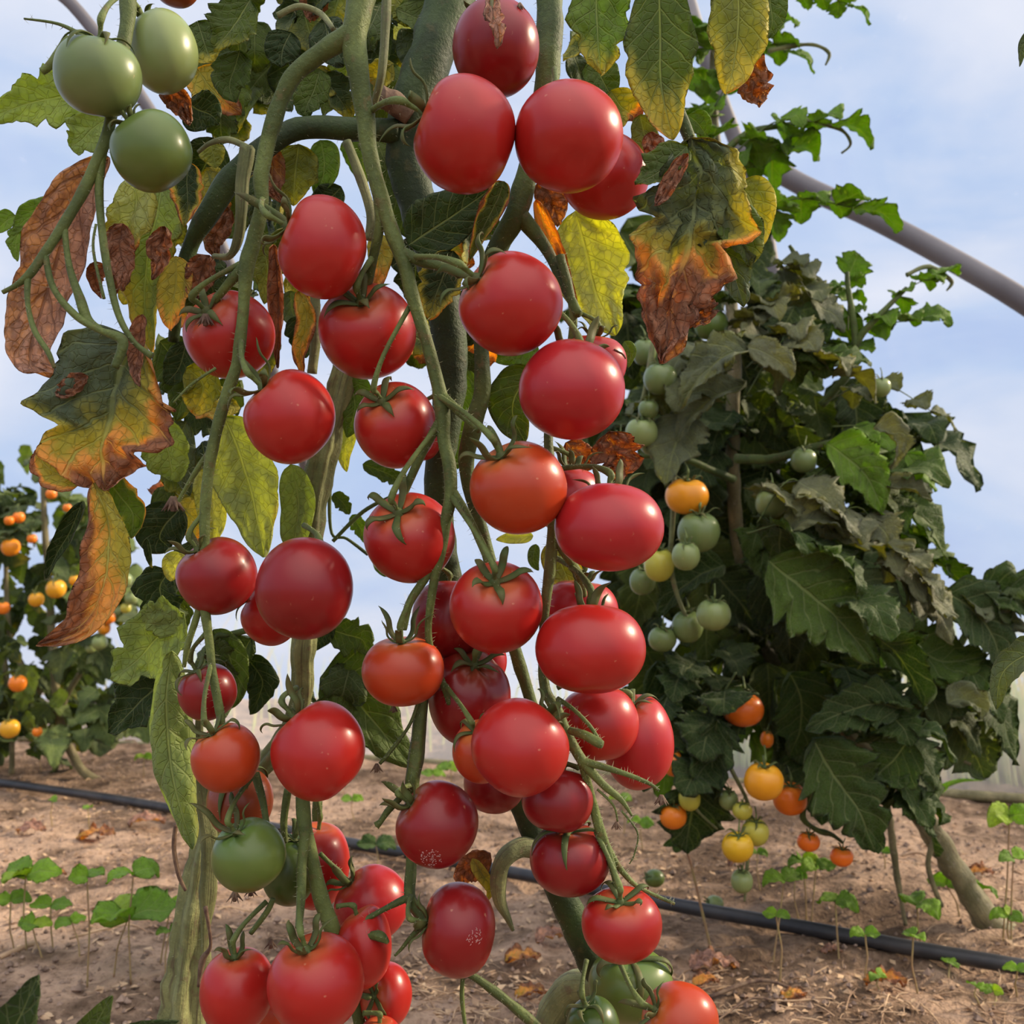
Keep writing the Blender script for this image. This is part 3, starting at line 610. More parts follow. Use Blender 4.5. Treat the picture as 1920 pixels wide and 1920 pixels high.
stem('leaf_stalk', [(590, 540, 9, .56), (592, 620, 10, .56), (585, 700, 9, .56)], M_OLD, hairs=.2)
stem('leaf_stalk', [(1260, 180, 12, .53), (1285, 240, 12, .525), (1310, 300, 11, .52), (1335, 350, 11, .52), (1350, 395, 8, .52)], M_STEM, hairs=.5, extra=[[(1300, 268, 6, .515), (1340, 275, 6, .51), (1370, 310, 6, .505), (1382, 345, 5, .5)]])
# left plant stems
stem('main_stem', [(660, 640, 20, .60), (640, 710, 22, .60), (612, 820, 24, .60), (590, 920, 25, .60), (578, 1000, 24, .60), (574, 1100, 21, .60), (568, 1220, 19, .60), (560, 1330, 18, .61), (500, 1430, 17, .615), (420, 1500, 17, .62), (392, 1560, 19, .62), (375, 1640, 26, .62), (358, 1760, 33, .62), (345, 1880, 38, .62), (335, 2000, 40, .63), (330, 2150, 42, .66)], M_OLD, PB, hairs=.3, ribs=5, sides=40, lump=.3, label='thick pale ribbed old stem')
stem('side_stem', [(375, 1320, 5, .60), (372, 1420, 10, .60), (380, 1500, 13, .60), (392, 1580, 14, .60), (388, 1680, 15, .60), (385, 1740, 8, .60), (382, 1830, 4, .6), (384, 1880, 3, .6)], M_OLD, PB, hairs=.2, ribs=3, sides=16)
stem('dry_tendril', [(330, 1545, 4, .59), (326, 1590, 4, .59), (335, 1640, 4, .59), (348, 1670, 3, .59)], M_DRY, PB, hairs=0)
stem('dry_tendril', [(385, 1700, 4, .58), (395, 1770, 3, .58), (380, 1800, 6, .58), (372, 1850, 3, .58)], M_DRY, PB, hairs=0)
stem('leaf_stalk', [(470, 1180, 6, .62), (430, 1190, 6, .62), (405, 1195, 5, .62), (395, 1240, 5, .62)], M_STEM, PB, hairs=.1)
stem('leaf_stalk', [(575, 1195, 9, .61), (560, 1290, 10, .61), (552, 1330, 8, .61)], M_STEM, PB, hairs=.3)
stem('cut_stub', [(595, 1500, 9, .61), (594, 1540, 9, .61)], M_STEM, PB, hairs=.3)
stem('leaf_stalk', [(690, 1040, 3, .64), (650, 1010, 3, .64), (622, 1000, 3, .64), (618, 920, 4, .64), (625, 870, 3, .64)], M_STEM, PB, hairs=.1, extra=[[(624, 1015, 4, .64), (680, 960, 4, .64), (735, 930, 3, .64)]])

def dried(px, py, d, s, parent=PA):
    b = MB(); c = P(px, py, d); r = s*d/F
    for k in range(7):
        a = k*.9; q = []
        for i in range(4):
            t = i/3; q.append((c+RT*(r*t*math.cos(a)*.8)+UP*(-r*t*.9+r*.4)-FW*(r*t*math.sin(a)*.6), r*.20*(1.1-t)))
        b.tube(q, sides=5, sub=2, lump=.4)
    b.tube([(c+UP*r*.1, r*.35), (c-UP*r*.5, r*.2)], sides=6, lump=.3)
    b.build('dried_flower', M_DRY, parent)['label'] = 'withered brown flower'
for a in [(1240, 1500, .47, 18), (1156, 1548, .474, 14), (706, 1440, .50, 16), (738, 1330, .50, 12), (508, 1770, .50, 16), (440, 1680, .50, 20), (470, 1672, .50, 16), (325, 945, .50, 28), (385, 600, .49, 22), (975, 12, .50, 14)]: dried(*a)
b = MB(); # withered sepal rag hanging before the topmost tomato
b.leaf([P(922, -10, .49), P(925, 30, .475), P(935, 60, .47), P(932, 92, .472)], .0042, -FW, nu=20, nv=5, crump=.5, lob=.5, age=(1.1, .3, 0, 0)); b.tube([(P(925, -40, .49), .0011), (P(922, 10, .482), .0010), (P(926, 40, .475), .0012)], sides=6, hairs=.5)
o = b.build('withered_flower', [M_LEAF, M_HAIR], PA, (.25, .25, .15)); o['label'] = 'pale withered flower remnant'

# ------------------------------------------------------------------ leaves of the near plants
GL = {'p': (.26, .33, .12), 'g': (.090, .135, .022), 'd': (.036, .065, .013), 'y': (.20, .22, .030), 'c': (.46, .49, .22), 'l': (.14, .22, .03), 's': (.12, .155, .09)}
LN = {0: None}
def L(pts, hw, tone='g', age=(0, 0, 0, 0), d=.56, parent=None, lob=.0, nl=4, tilt=(0, 0), label=None, th=.0003, back=.0, **k):
    """traced blade: midrib in pixels with depth"""
    b = MB(); mid = []
    for i, q in enumerate(pts):
        dd = q[2] if len(q) > 2 else d+back*(i/(len(pts)-1))
        mid.append(P(q[0], q[1], dd))
    nrm = (-FW+RT*tilt[0]+UP*tilt[1]).normalized()
    k.setdefault('nu', 34); k.setdefault('nv', 9)
    b.leaf(mid, hw*d/F, nrm, lob=lob, nl=nl, age=age, **k)
    o = b.build('leaf', M_LEAF, parent or PA, GL[tone] if isinstance(tone, str) else tone)
    if label is None:
        m_ = age[0]+age[1]*.6+age[2]*.4
        label = 'withered brown leaf' if m_ > .75 else ('yellowing leaf' if m_ > .25 else None)
    if label: o['label'] = label
    return o
# right side hanging leaves
L([(1235, -60), (1238, 60), (1240, 160), (1262, 262)], 66, 'g', (.02, .35, .15, -.12), .50, wavy=.1, lob=.12, nl=4, tilt=(-.2, 0), fold=.1, pe=.8)
L([(1120, -70), (1118, 10), (1122, 80), (1128, 140)], 62, 'l', (.0, .28, .1, 0), .51, lob=.3, nl=3, tilt=(.3, 0))
L([(1382, -60), (1385, 20), (1378, 110), (1362, 175)], 58, 'y', (.1, .25, .1, .1), .50, lob=.12, nl=3, fold=.15)
L([(1440, -60), (1444, 0), (1448, 40), (1440, 72)], 30, 'g', (0, 0, 0, 0), .53)
L([(1380, 100), (1405, 140), (1415, 175), (1425, 200)], 38, 'y', (.75, .5, .1, 0), .52, crump=.35, lob=.3)
L([(1295, 262), (1312, 340), (1292, 440), (1262, 560), (1240, 680)], 102, 's', (-.08, 1.0, .28, .22), .47, crump=.30, lob=.36, nl=4, fold=.1, nu=60, nv=14, pe=.72, label='large leaf turning from green through yellow to brown')
L([(1288, 275), (1255, 305), (1225, 330), (1190, 345)], 42, 'g', (0, .1, .2, 0), .462, lob=.3, nl=3, tilt=(-.3, .5))
L([(1290, 290), (1262, 330), (1240, 370), (1228, 385)], 17, 'y', (.95, .3, 0, 0), .455, crump=.5, nu=30)
L([(1335, 385), (1370, 420), (1395, 460), (1405, 500)], 52, 'g', (0, .15, 0, .1), .475, tilt=(.2, .2), fold=.45)
L([(1382, 345), (1405, 370), (1420, 420), (1425, 465)], 42, 'y', (.15, .1, .15, 0), .50, fold=.3)
L([(1300, 360), (1345, 430), (1375, 510), (1395, 575)], 50, 's', (0, .1, .05, 0), .478, lob=.4, nl=4, fold=.5, wavy=.15)
L([(1290, 560), (1310, 590), (1320, 610)], 40, 'y', (.9, .4, 0, 0), .475, crump=.4, lob=.3)
L([(1145, 170), (1165, 200), (1185, 215), (1190, 225)], 36, 'y', (.2, .8, .1, 0), .545, lob=.2)
L([(1110, 110), (1130, 150), (1150, 185)], 36, 'g', (.05, .1, 0, 0), .56)
L([(1200, 215), (1210, 260), (1215, 300), (1225, 325)], 28, 'y', (.15, .6, 0, 0), .53, lob=.2)
L([(1215, 250), (1228, 280), (1240, 300)], 22, 'y', (.9, .3, 0, 0), .50, crump=.3)
L([(1290, 215), (1312, 235), (1325, 255)], 24, 'l', (0, 0, 0, 0), .54)
# centre right, pale yellow leaf behind
L([(1078, 395), (1098, 470), (1118, 550), (1155, 628)], 70, 'c', (-.14, .05, .10, .12), .575, wavy=.16, lob=.12, nl=4, pe=.75, nu=44, nv=12)
L([(1005, 375), (1030, 450), (1058, 520), (1085, 590)], 28, 'c', (.55, .35, .1, 0), .55, crump=.25, roll=1.2)
L([(1010, 340), (1030, 370), (1042, 400), (1045, 425)], 30, 'y', (1., .3, 0, 0), .56, crump=.35)
L([(945, 340), (930, 380), (905, 430), (880, 490)], 34, 'g', (.1, .2, .9, 0), .53, roll=1.0, crump=.12)
L([(765, 460), (810, 430), (870, 390), (925, 350)], 62, 'd', (0, 0, 0, 0), .545, tilt=(0, .1), fold=.15, nu=44)
L([(720, 300), (760, 380), (790, 430), (830, 470)], 45, 'g', (.0, .2, .1, 0), .62)
L([(850, 470), (830, 520), (815, 560), (805, 600)], 42, 'd', (.05, .3, .3, 0), .54, lob=.2)
L([(1000, 690), (968, 740), (962, 780), (985, 830)], 52, 'g', (.02, .1, .1, 0), .56, tilt=(-.3, 0))
L([(1005, 640), (985, 655), (960, 665), (930, 680)], 32, 'l', (0, 0, 0, 0), .62)
L([(1170, 640), (1182, 660), (1178, 690)], 12, 'l', (.1, 0, 0, 0), .54)
L([(1140, 810), (1150, 840), (1160, 870), (1150, 900)], 46, 'c', (.8, .3, 0, 0), .55, crump=.4, lob=.4, label='dry crumpled leaf scrap')
L([(1060, 830), (1090, 860), (1110, 880)], 28, 'c', (.7, .3, .3, 0), .56, crump=.3)
L([(1040, 1010), (1050, 1050), (1070, 1100), (1080, 1140)], 36, 'y', (.1, .2, .2, 0), .56)
L([(1000, 1005), (960, 1008), (930, 1012)], 13, 'c', (.15, .1, 0, 0), .58)
L([(1005, 1020), (1000, 1050), (1010, 1070)], 12, 'g', (0, 0, 0, 0), .62)
L([(920, 1600), (890, 1620), (870, 1640), (868, 1665)], 28, 'y', (.8, .3, .2, 0), .57, crump=.3)
L([(885, 1610), (905, 1640), (920, 1665), (912, 1690)], 15, 'y', (.3, .1, .1, 0), .565, fold=.5)
# top centre, between the stems
L([(560, 270), (555, 310), (552, 345), (550, 385)], 50, 'y', (.12, .08, .1, 0), .57, lob=.12, nl=3)
L([(600, 262), (608, 300), (605, 335), (590, 365)], 34, 'l', (.05, 0, .1, 0), .60)
L([(470, 0), (450, 30), (430, 60), (400, 95)], 58, 'g', (.05, .1, 0, .1), .53, tilt=(-.2, .2), lob=.2)
L([(545, 60), (530, 95), (528, 125)], 38, 'd', (0, 0, 0, 0), .58)
L([(600, 130), (590, 165), (575, 200), (572, 220)], 32, 'g', (.02, 0, 0, 0), .56, lob=.2)
L([(450, 95), (440, 130), (430, 160), (440, 192)], 40, 'g', (.0, .05, 0, 0), .54, lob=.15)
L([(370, 130), (395, 165), (420, 190), (452, 215)], 40, 'y', (.45, .25, .1, 0), .56, lob=.3, crump=.1)
L([(350, 190), (370, 205), (395, 215), (412, 232)], 42, 'd', (.02, .1, 0, 0), .52, tilt=(0, -.3))
L([(300, 165), (325, 180), (345, 205), (355, 235)], 26, 'y', (.9, .2, .2, 0), .51, crump=.4)
L([(395, 270), (400, 290), (405, 315)], 26, 'y', (.15, 0, .1, 0), .56)
L([(370, 40), (380, 70), (390, 100), (400, 115)], 42, 'g', (.05, .4, 0, 0), .58)
L([(355, 305), (350, 340), (352, 380), (345, 425)], 34, 'd', (.05, .2, .6, 0), .53, lob=.15)
L([(690, 0), (700, 60), (695, 120), (680, 190)], 40, 'g', (.05, .05, 0, 0), .60)
L([(735, -10), (760, 20), (765, 50)], 40, 'y', (.12, .0, .1, 0), .60)
L([(790, 60), (770, 90), (755, 120)], 32, 's', (0, 0, 0, 0), .60)
L([(770, 30), (755, 90), (735, 140), (725, 175)], 30, 'c', (.1, .2, .1, 0), .64)
L([(640, -20), (628, 20), (625, 60)], 34, 'g', (.2, .1, .1, 0), .62)
L([(600, -20), (590, 10), (580, 40)], 28, 'c', (.6, .4, .1, 0), .6, crump=.3)
L([(700, 215), (690, 250), (680, 300), (690, 340)], 44, 'l', (.05, 0, 0, 0), .66, lob=.2)
L([(640, 350), (620, 370), (600, 380), (560, 400)], 30, 'd', (0, 0, 0, 0), .60)
L([(700, 440), (712, 470), (708, 520), (700, 560)], 24, 'y', (.4, .35, 0, 0), .56, crump=.2)
L([(500, 270), (510, 310), (512, 350), (530, 380)], 26, 'y', (.7, .2, 0, 0), .56, crump=.2)
L([(515, 460), (520, 540), (522, 620), (520, 690)], 26, 'y', (1., .0, .0, 0), .535, crump=.28, roll=1.4, label='long rolled dry brown leaf')
L([(560, 545), (575, 600), (562, 660), (568, 705)], 20, 'c', (.45, .1, .3, 0), .545, crump=.25)
L([(490, 450), (500, 490), (502, 530), (495, 570)], 30, 'y', (.15, .1, 0, 0), .58, lob=.15)
L([(545, 545), (550, 590), (575, 610)], 22, 's', (0, 0, 0, 0), .62)
L([(430, 390), (415, 420), (400, 455), (410, 485)], 26, 'y', (.85, .1, .0, 0), .58, crump=.25)
L([(395, 480), (380, 510), (370, 540), (365, 565)], 30, 'y', (.8, .2, .0, 0), .54, crump=.3)
L([(640, 700), (660, 730), (665, 770), (650, 820)], 38, 'l', (.0, .05, 0, 0), .60, lob=.1)
L([(660, 780), (650, 815), (645, 850), (650, 885)], 20, 'c', (.05, .1, .1, 0), .63)
L([(870, 690), (868, 740), (862, 800), (858, 880)], 34, 'l', (.0, 0, 0, 0), .63)
L([(700, 1045), (730, 1060), (755, 1080)], 24, 'l', (0, 0, 0, 0), .66)
L([(680, 870), (720, 885), (745, 900), (762, 930)], 17, 'g', (0, 0, 0, 0), .68, lob=.3)
L([(625, 925), (645, 945), (655, 965)], 15, 'g', (0, 0, 0, 0), .66, lob=.3)
L([(660, 965), (675, 990), (690, 1020)], 15, 'l', (0, 0, 0, 0), .66, lob=.3)
# left: hanging brown leaves and the mottled leaf
L([(205, 295, .52), (150, 370, .52), (110, 480, .52), (72, 600, .52), (60, 680, .515), (118, 706, .51)], 66, 'y', (1.25, .15, 0, -.1), .52, crump=.16, lob=.12, nl=4, roll=.7, nu=64, nv=12, pe=.78, tilt=(.3, 0), label='long pinkish brown withered leaf')
L([(190, 165), (120, 180), (50, 195), (-30, 225)], 50, 'p', (0, 0, 0, 0), .55, lob=.35, nl=4, tilt=(0, -.3), fold=.3, wavy=.1)
L([(210, 215), (175, 240), (150, 265), (130, 275)], 36, 'p', (0, .0, 0, 0), .55, lob=.35, nl=3, tilt=(0, -.2))
L([(130, 380), (90, 395), (50, 410), (25, 440)], 28, 'l', (0, 0, 0, 0), .62)
L([(45, 425), (30, 450), (32, 490)], 17, 'l', (0, 0, 0, 0), .62, lob=.3)
L([(30, 405), (15, 412), (0, 425), (-20, 440)], 20, 'l', (0, 0, 0, 0), .62)
L([(250, 330), (255, 380), (240, 430), (225, 480), (215, 560)], 44, 'c', (.0, .8, .15, .1), .535, crump=.15, lob=.15, nu=44)
L([(305, 340), (295, 400), (280, 460), (270, 560), (285, 660)], 60, 'p', (.0, .3, .25, .0), .555, lob=.2, nl=5, nu=50, wavy=.15)
L([(232, 420), (225, 460), (232, 500), (228, 545)], 32, 'y', (1.0, .1, 0, 0), .522, crump=.25)
L([(310, 425), (300, 460), (300, 490), (285, 525)], 25, 'y', (.95, .2, 0, 0), .518, crump=.35)
L([(200, 500), (185, 510), (180, 530), (190, 560)], 18, 'y', (1.0, .1, 0, 0), .53, crump=.3)
L([(330, 480), (330, 530), (322, 580), (320, 620)], 34, 'y', (.3, .25, .1, .1), .54, lob=.1)
L([(268, 590), (262, 640), (258, 690), (262, 725)], 26, 'y', (1.05, .2, 0, 0), .490, crump=.25, roll=1.2)
L([(265, 640), (225, 690), (205, 770), (190, 850), (200, 920)], 124, 's', (-.10, .62, .26, .48), .50, lob=.40, nl=3, crump=.13, nu=64, nv=16, pe=.72, tilt=(.1, .1), fold=.12, label='broad mottled leaf, green in the middle with yellow lobes and brown tip')
L([(165, 705), (140, 720), (120, 735), (105, 735)], 20, 'y', (1.0, .2, 0, 0), .495, crump=.4)
L([(175, 660), (190, 650), (205, 640)], 22, 'y', (1.1, .2, 0, 0), .505, crump=.4)
L([(178, 905, .50), (200, 970, .50), (205, 1040, .50), (192, 1110, .50), (150, 1175, .50), (72, 1208, .50)], 52, 'c', (.62, .42, .15, -.38), .50, crump=.20, roll=.35, nu=64, nv=10, pe=.85, label='long curling yellow-brown leaf')
L([(195, 895), (225, 930), (250, 965), (245, 1010)], 48, 'l', (.05, .1, .5, 0), .515, lob=.15, wavy=.2, roll=.6)
L([(155, 900), (110, 890), (80, 865), (85, 830)], 32, 'y', (.38, .1, .35, 0), .50, lob=.2, crump=.1)
L([(155, 940), (130, 1000), (105, 1040), (88, 1085)], 28, 'd', (0, 0, 0, 0), .54, roll=1.2, wavy=.2)
L([(290, 790), (310, 830), (322, 880), (318, 900)], 45, 'p', (0, 0, 0, 0), .56, lob=.12)
L([(300, 640), (330, 680), (345, 730), (330, 790)], 48, 'g', (.02, .1, .1, 0), .58, lob=.2)
L([(350, 690), (380, 720), (370, 760), (360, 775)], 36, 'y', (.15, .35, .0, 0), .555, lob=.2)
L([(350, 640), (335, 690), (310, 720)], 30, 'd', (0, 0, 0, 0), .57)
L([(350, 790), (335, 830), (345, 880), (355, 930)], 34, 's', (0, 0, 0, 0), .60)
L([(420, 780), (450, 850), (475, 940), (495, 1045)], 68, (.33, .38, .17), (-.14, .06, .22, .06), .56, wavy=.10, lob=.08, nl=5, pe=.7, nu=50, nv=13, tilt=(-.15, 0), label='pale yellow-green leaf with orange margin')
L([(545, 870), (560, 940), (552, 1010), (545, 1030)], 34, 'p', (0, 0, 0, 0), .59)
L([(380, 880), (395, 930), (400, 990), (395, 1020)], 30, 'c', (0, 0, 0, 0), .60)
L([(430, 890), (415, 930), (405, 960)], 26, 'g', (0, 0, 0, 0), .61, lob=.2)
# leaves of the left near plant
L([(340, 950), (310, 985), (300, 1010), (320, 1030)], 50, 'd', (0, 0, 0, 0), .58, parent=PB, wavy=.2)
L([(275, 1010), (280, 1040), (285, 1065)], 12, 'd', (0, .3, 0, 0), .55, parent=PB, roll=1.3)
L([(320, 1070), (300, 1100), (310, 1140), (340, 1180)], 44, 'd', (0, 0, 0, 0), .60, parent=PB, lob=.3)
L([(345, 1040), (325, 1060), (320, 1090)], 22, 'c', (.05, .2, .1, 0), .55, parent=PB)
L([(345, 1150), (300, 1190), (255, 1240), (208, 1275)], 60, 'p', (0, 0, 0, 0), .56, parent=PB, lob=.35, nl=3, tilt=(0, .2))
L([(340, 1180), (310, 1160), (285, 1150), (268, 1145)], 34, 'p', (0, 0, 0, 0), .56, parent=PB, lob=.35, nl=3)
L([(330, 1260), (290, 1290), (250, 1330), (205, 1375)], 56, 'd', (0, 0, 0, 0), .57, parent=PB, lob=.35, nl=4, tilt=(0, .4), wavy=.15)
L([(322, 1220), (312, 1320), (318, 1420), (340, 1520), (362, 1592)], 66, 'p', (.06, .12, .1, 0), .54, parent=PB, roll=-1.5, lob=.08, nu=60, nv=10, pe=.75, tilt=(.15, 0), fold=-.1, wavy=.2, label='rolled pale green leaf hanging down')
L([(400, 1180), (430, 1230), (440, 1290), (430, 1330)], 34, 'g', (0, 0, 0, 0), .62, parent=PB)
L([(460, 1230), (490, 1270), (488, 1300), (470, 1340)], 32, 'd', (0, 0, 0, 0), .64, parent=PB, lob=.15)
L([(600, 1270), (650, 1290), (690, 1340), (775, 1440)], 84, 'g', (0, 0, 0, 0), .66, parent=PB, wavy=.1, lob=.12, nl=5, tilt=(.2, .3), nu=44)
L([(620, 1180), (650, 1190), (680, 1200), (690, 1230)], 34, 'g', (0, 0, 0, 0), .66, parent=PB, lob=.4)
L([(620, 1160), (600, 1190), (590, 1220)], 26, 'd', (0, 0, 0, 0), .66, parent=PB)
# random fill between the traced leaves, further back
def inpoly(x, y, poly):
    c = False; j = len(poly)-1
    for i in range(len(poly)):
        xi, yi = poly[i]; xj, yj = poly[j]
        if (yi > y) != (yj > y) and x < (xj-xi)*(y-yi)/(yj-yi)+xi: c = not c
        j = i
    return c
RN = random.Random(11)
MASS = {}
def fill(poly, n, d0, d1, hw0, hw1, tones, parent, ages):
    xs_ = [p[0] for p in poly]; ys_ = [p[1] for p in poly]; k = 0
    global random
    st = random.getstate()
    while k < n:
        x = RN.uniform(min(xs_), max(xs_)); y = RN.uniform(min(ys_), max(ys_))
        if not inpoly(x, y, poly): continue
        k += 1; random.seed(k*91+n)
        hw = RN.uniform(hw0, hw1); ln = hw*RN.uniform(2.2, 3.2); a = RN.gauss(0, .6); d = RN.uniform(d0, d1)
        dx = math.sin(a); dy = math.cos(a)
        b = MASS.setdefault(parent.name, (parent, MB()))[1]
        mid = [P(x-dx*ln*.5, y-dy*ln*.5, d), P(x, y+RN.uniform(-8, 8), d+RN.uniform(-.01, .02)), P(x+dx*ln*.5, y+dy*ln*.5, d+RN.uniform(-.02, .03))]
        b.leaf(mid, hw*d/F, (-FW+RT*RN.uniform(-.6, .6)+UP*RN.uniform(-.5, .7)).normalized(), tone='dglyp'.index(RN.choice(tones)), lob=RN.choice((.15, .25, .35)), nl=RN.choice((3, 4)), wavy=.17, nu=22, nv=6, age=RN.choice(ages), fold=RN.uniform(.1, .5))
    random.setstate(st)
A_ = [(0, 0, 0, 0), (.05, .1, 0, 0), (.1, .2, .1, 0), (0, 0, 0, 0), (.3, .5, .1, 0)]
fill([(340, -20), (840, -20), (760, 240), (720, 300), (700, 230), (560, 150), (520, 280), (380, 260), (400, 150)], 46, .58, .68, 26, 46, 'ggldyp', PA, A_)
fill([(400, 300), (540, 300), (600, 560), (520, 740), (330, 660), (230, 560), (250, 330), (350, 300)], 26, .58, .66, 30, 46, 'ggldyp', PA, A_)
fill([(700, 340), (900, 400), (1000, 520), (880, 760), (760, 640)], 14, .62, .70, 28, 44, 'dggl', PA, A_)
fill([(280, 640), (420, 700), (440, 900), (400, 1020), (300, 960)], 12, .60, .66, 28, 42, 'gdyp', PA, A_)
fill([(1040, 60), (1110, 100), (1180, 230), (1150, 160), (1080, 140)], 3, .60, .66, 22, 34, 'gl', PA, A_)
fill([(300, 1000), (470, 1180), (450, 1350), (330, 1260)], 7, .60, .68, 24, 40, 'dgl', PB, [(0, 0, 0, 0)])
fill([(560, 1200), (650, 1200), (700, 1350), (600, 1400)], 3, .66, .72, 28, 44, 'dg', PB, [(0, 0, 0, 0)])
# foreground blades at the frame's edge
PC = empty('tomato_plant', P(-60, 2700, .36), 'low tomato plant at the bottom left corner showing only blurred dark leaf tips', 'plant', 'tomato plants')
L([(-60, 2100, .34), (0, 1980, .34), (40, 1900, .34), (72, 1828, .34)], 50, 'd', (0, 0, 0, 0), .34, PC, lob=.2)
L([(120, 2050, .38), (160, 1960, .38), (185, 1910, .38), (210, 1868, .38)], 34, 'g', (0, 0, 0, 0), .38, PC)
L([(180, 1990, .38), (240, 1940, .38), (290, 1925, .38), (335, 1915, .38)], 20, 'd', (0, 0, 0, 0), .38, PC)
stem('main_stem', [(-60, 2700, 14, .36), (-50, 2400, 12, .36), (-30, 2200, 10, .36), (60, 2080, 8, .37), (120, 2050, 6, .38)], M_STEM, PC, extra=[[(-50, 2350, 8, .36), (-60, 2100, 7, .34)], [(60, 2080, 6, .37), (180, 1990, 5, .38)]])
PD = empty('tomato_plant', P(2120, 3050, .55), 'tomato plant beyond the right edge with only two leaf tips in view', 'plant', 'tomato plants')
L([(2000, 50, .55), (1950, 62, .55), (1918, 85, .55), (1912, 125, .55)], 22, 's', (0, 0, 0, 0), .55, PD, roll=1)
L([(2010, 1200, .55), (1930, 1225, .55), (1880, 1262, .55), (1868, 1330, .55)], 42, 's', (0, 0, 0, 0), .55, PD, roll=1.0, lob=.15, tilt=(-.2, .4))
stem('main_stem', [(2120, 3050, 24, .55), (2110, 2000, 20, .55), (2080, 1200, 16, .55), (2070, 400, 12, .55), (2040, 0, 8, .55)], M_STEM, PD, extra=[[(2080, 1210, 6, .55), (2010, 1200, 4, .55)], [(2060, 200, 6, .55), (2000, 50, 4, .55)]])

# ------------------------------------------------------------------ background plants
def compound(parent, base, tip, sag, hw, color, age=(0, 0, 0, 0), pairs=3, seed=0, nu=14, nv=4, lob=.35, label=None, name='leaf', roll=0.0, hair=False):
    """a whole pinnate leaf: arched rachis with lobed leaflets"""
    r = random.Random(seed); st = random.getstate(); random.seed(seed)
    b = MB(); mid = base.lerp(tip, .5)+V((0, 0, sag)); Ln = (tip-base).length
    rp = [V(a) for a in catmull([tuple(base), tuple(mid), tuple(tip)], 8)]
    b.tube([(p, .0014*(1-.6*i/16)*(Ln/.16)**.5) for i, p in enumerate(rp)], m=1, sides=5, sub=1)
    t = (tip-base).normalized(); out = V((t.x, t.y, 0)); 
    upv = V((0, 0, 1)); 
    side = t.cross(upv)
    side = side.normalized() if side.length > .05 else V((1, 0, 0))
    def blade(p, d, L_, w_):
        nrm = (upv*.8+V((r.uniform(-.5, .5), r.uniform(-.9, .1), 0))).normalized()
        if abs(nrm.dot(d)) > .85: nrm = (-FW+side*.3).normalized()
        dr = V((0, 0, -1))
        dz = r.uniform(.05, .7); d = (d+V((r.uniform(-.35, .35), r.uniform(-.35, .35), r.uniform(-.2, .2)))).normalized(); m = [p, p+(d*.75+dr*.05)*L_*.35, p+(d*.9+dr*.25*dz)*L_*.7, p+(d*.9+dr*dz)*L_]; w_ *= 1.35
        b.leaf(m, w_, nrm, lob=lob, nl=4, fold=.2, wavy=.16, nu=nu, nv=nv, age=age, roll=roll, th=.0004)
    n = len(rp)-1
    for k in range(pairs):
        i = int(n*(.35+.5*k/max(1, pairs-1)))
        for sg in (-1, 1):
            d = (side*sg*.9+t*.5+V((0, 0, r.uniform(-.5, .1)))).normalized()
            blade(rp[i], d, hw*2.0*r.uniform(.7, 1.1), hw*r.uniform(.65, .9))
    blade(rp[-1], (t+V((0, 0, -.2))).normalized(), hw*2.5, hw)
    random.setstate(st)
    o = b.build(name, [M_LEAF, M_STEM], parent, color)
    if label: o['label'] = label
    return o
BG = [(.052, .095, .014), (.078, .135, .016), (.040, .074, .014), (.15, .17, .11), (.17, .18, .11), (.090, .13, .045), (.15, .26, .022)]
PR = empty('tomato_plant', G(1868, 1745), 'bushy dusty-leaved tomato plant on the right, bare leaning stem, green and yellow fruit', 'plant', 'tomato plants')
dR = Gd(1868, 1745)
def stemR(name, pts, mat=M_STEM, par=PR, **k): return stem(name, pts, mat, par, hairs=0, **k)
stemR('main_stem', [(1880, 1760, 34, dR), (1862, 1738, 28, dR), (1815, 1668, 22, dR+.01), (1765, 1590, 22, dR+.02), (1715, 1505, 21, dR+.03), (1660, 1430, 20, dR+.06), (1560, 1340, 17, dR+.12), (1450, 1240, 15, dR+.16), (1395, 1120, 14, dR+.15), (1378, 960, 13, dR+.10), (1374, 800, 13, dR+.06), (1376, 640, 12, dR+.05), (1360, 450, 10, dR+.04), (1342, 250, 8, dR+.04), (1338, 120, 7, dR+.04), (1345, -40, 6, dR+.04)], M_WOODY, sides=14, lump=.35)
stemR('side_stem', [(1655, 1470, 8, dR), (1668, 1540, 7, dR), (1680, 1630, 6, dR), (1688, 1680, 5, dR), (1698, 1735, 4, dR)], M_WOODY, lump=.4)
stemR('side_stem', [(1760, 1560, 6, dR), (1740, 1620, 5, dR), (1765, 1700, 5, dR)], M_WOODY)
stemR('side_stem', [(1380, 860, 9, dR), (1450, 860, 8, dR-.03), (1540, 835, 7, dR-.05), (1640, 810, 5, dR-.06)])
stemR('side_stem', [(1376, 900, 8, dR), (1330, 880, 7, dR-.02), (1280, 860, 6, dR-.04), (1200, 855, 4, dR-.05)])
stemR('side_stem', [(1540, 760, 7, dR), (1590, 700, 8, dR-.02), (1608, 640, 7, dR-.03), (1640, 600, 6, dR-.04), (1700, 540, 4, dR-.04)], extra=[[(1604, 650, 6, dR-.03), (1600, 600, 6, dR-.03), (1590, 540, 5, dR-.03), (1588, 510, 4, dR-.03)]])
stemR('side_stem', [(1400, 560, 7, dR), (1480, 500, 6, dR), (1490, 480, 5, dR), (1480, 460, 3, dR)])
stemR('side_stem', [(1345, 300, 7, dR), (1400, 250, 6, dR), (1470, 235, 5, dR), (1540, 225, 4, dR)])
stemR('side_stem', [(1700, 1420, 9, dR), (1760, 1330, 8, dR), (1800, 1210, 7, dR), (1860, 1130, 6, dR), (1940, 1090, 5, dR)])
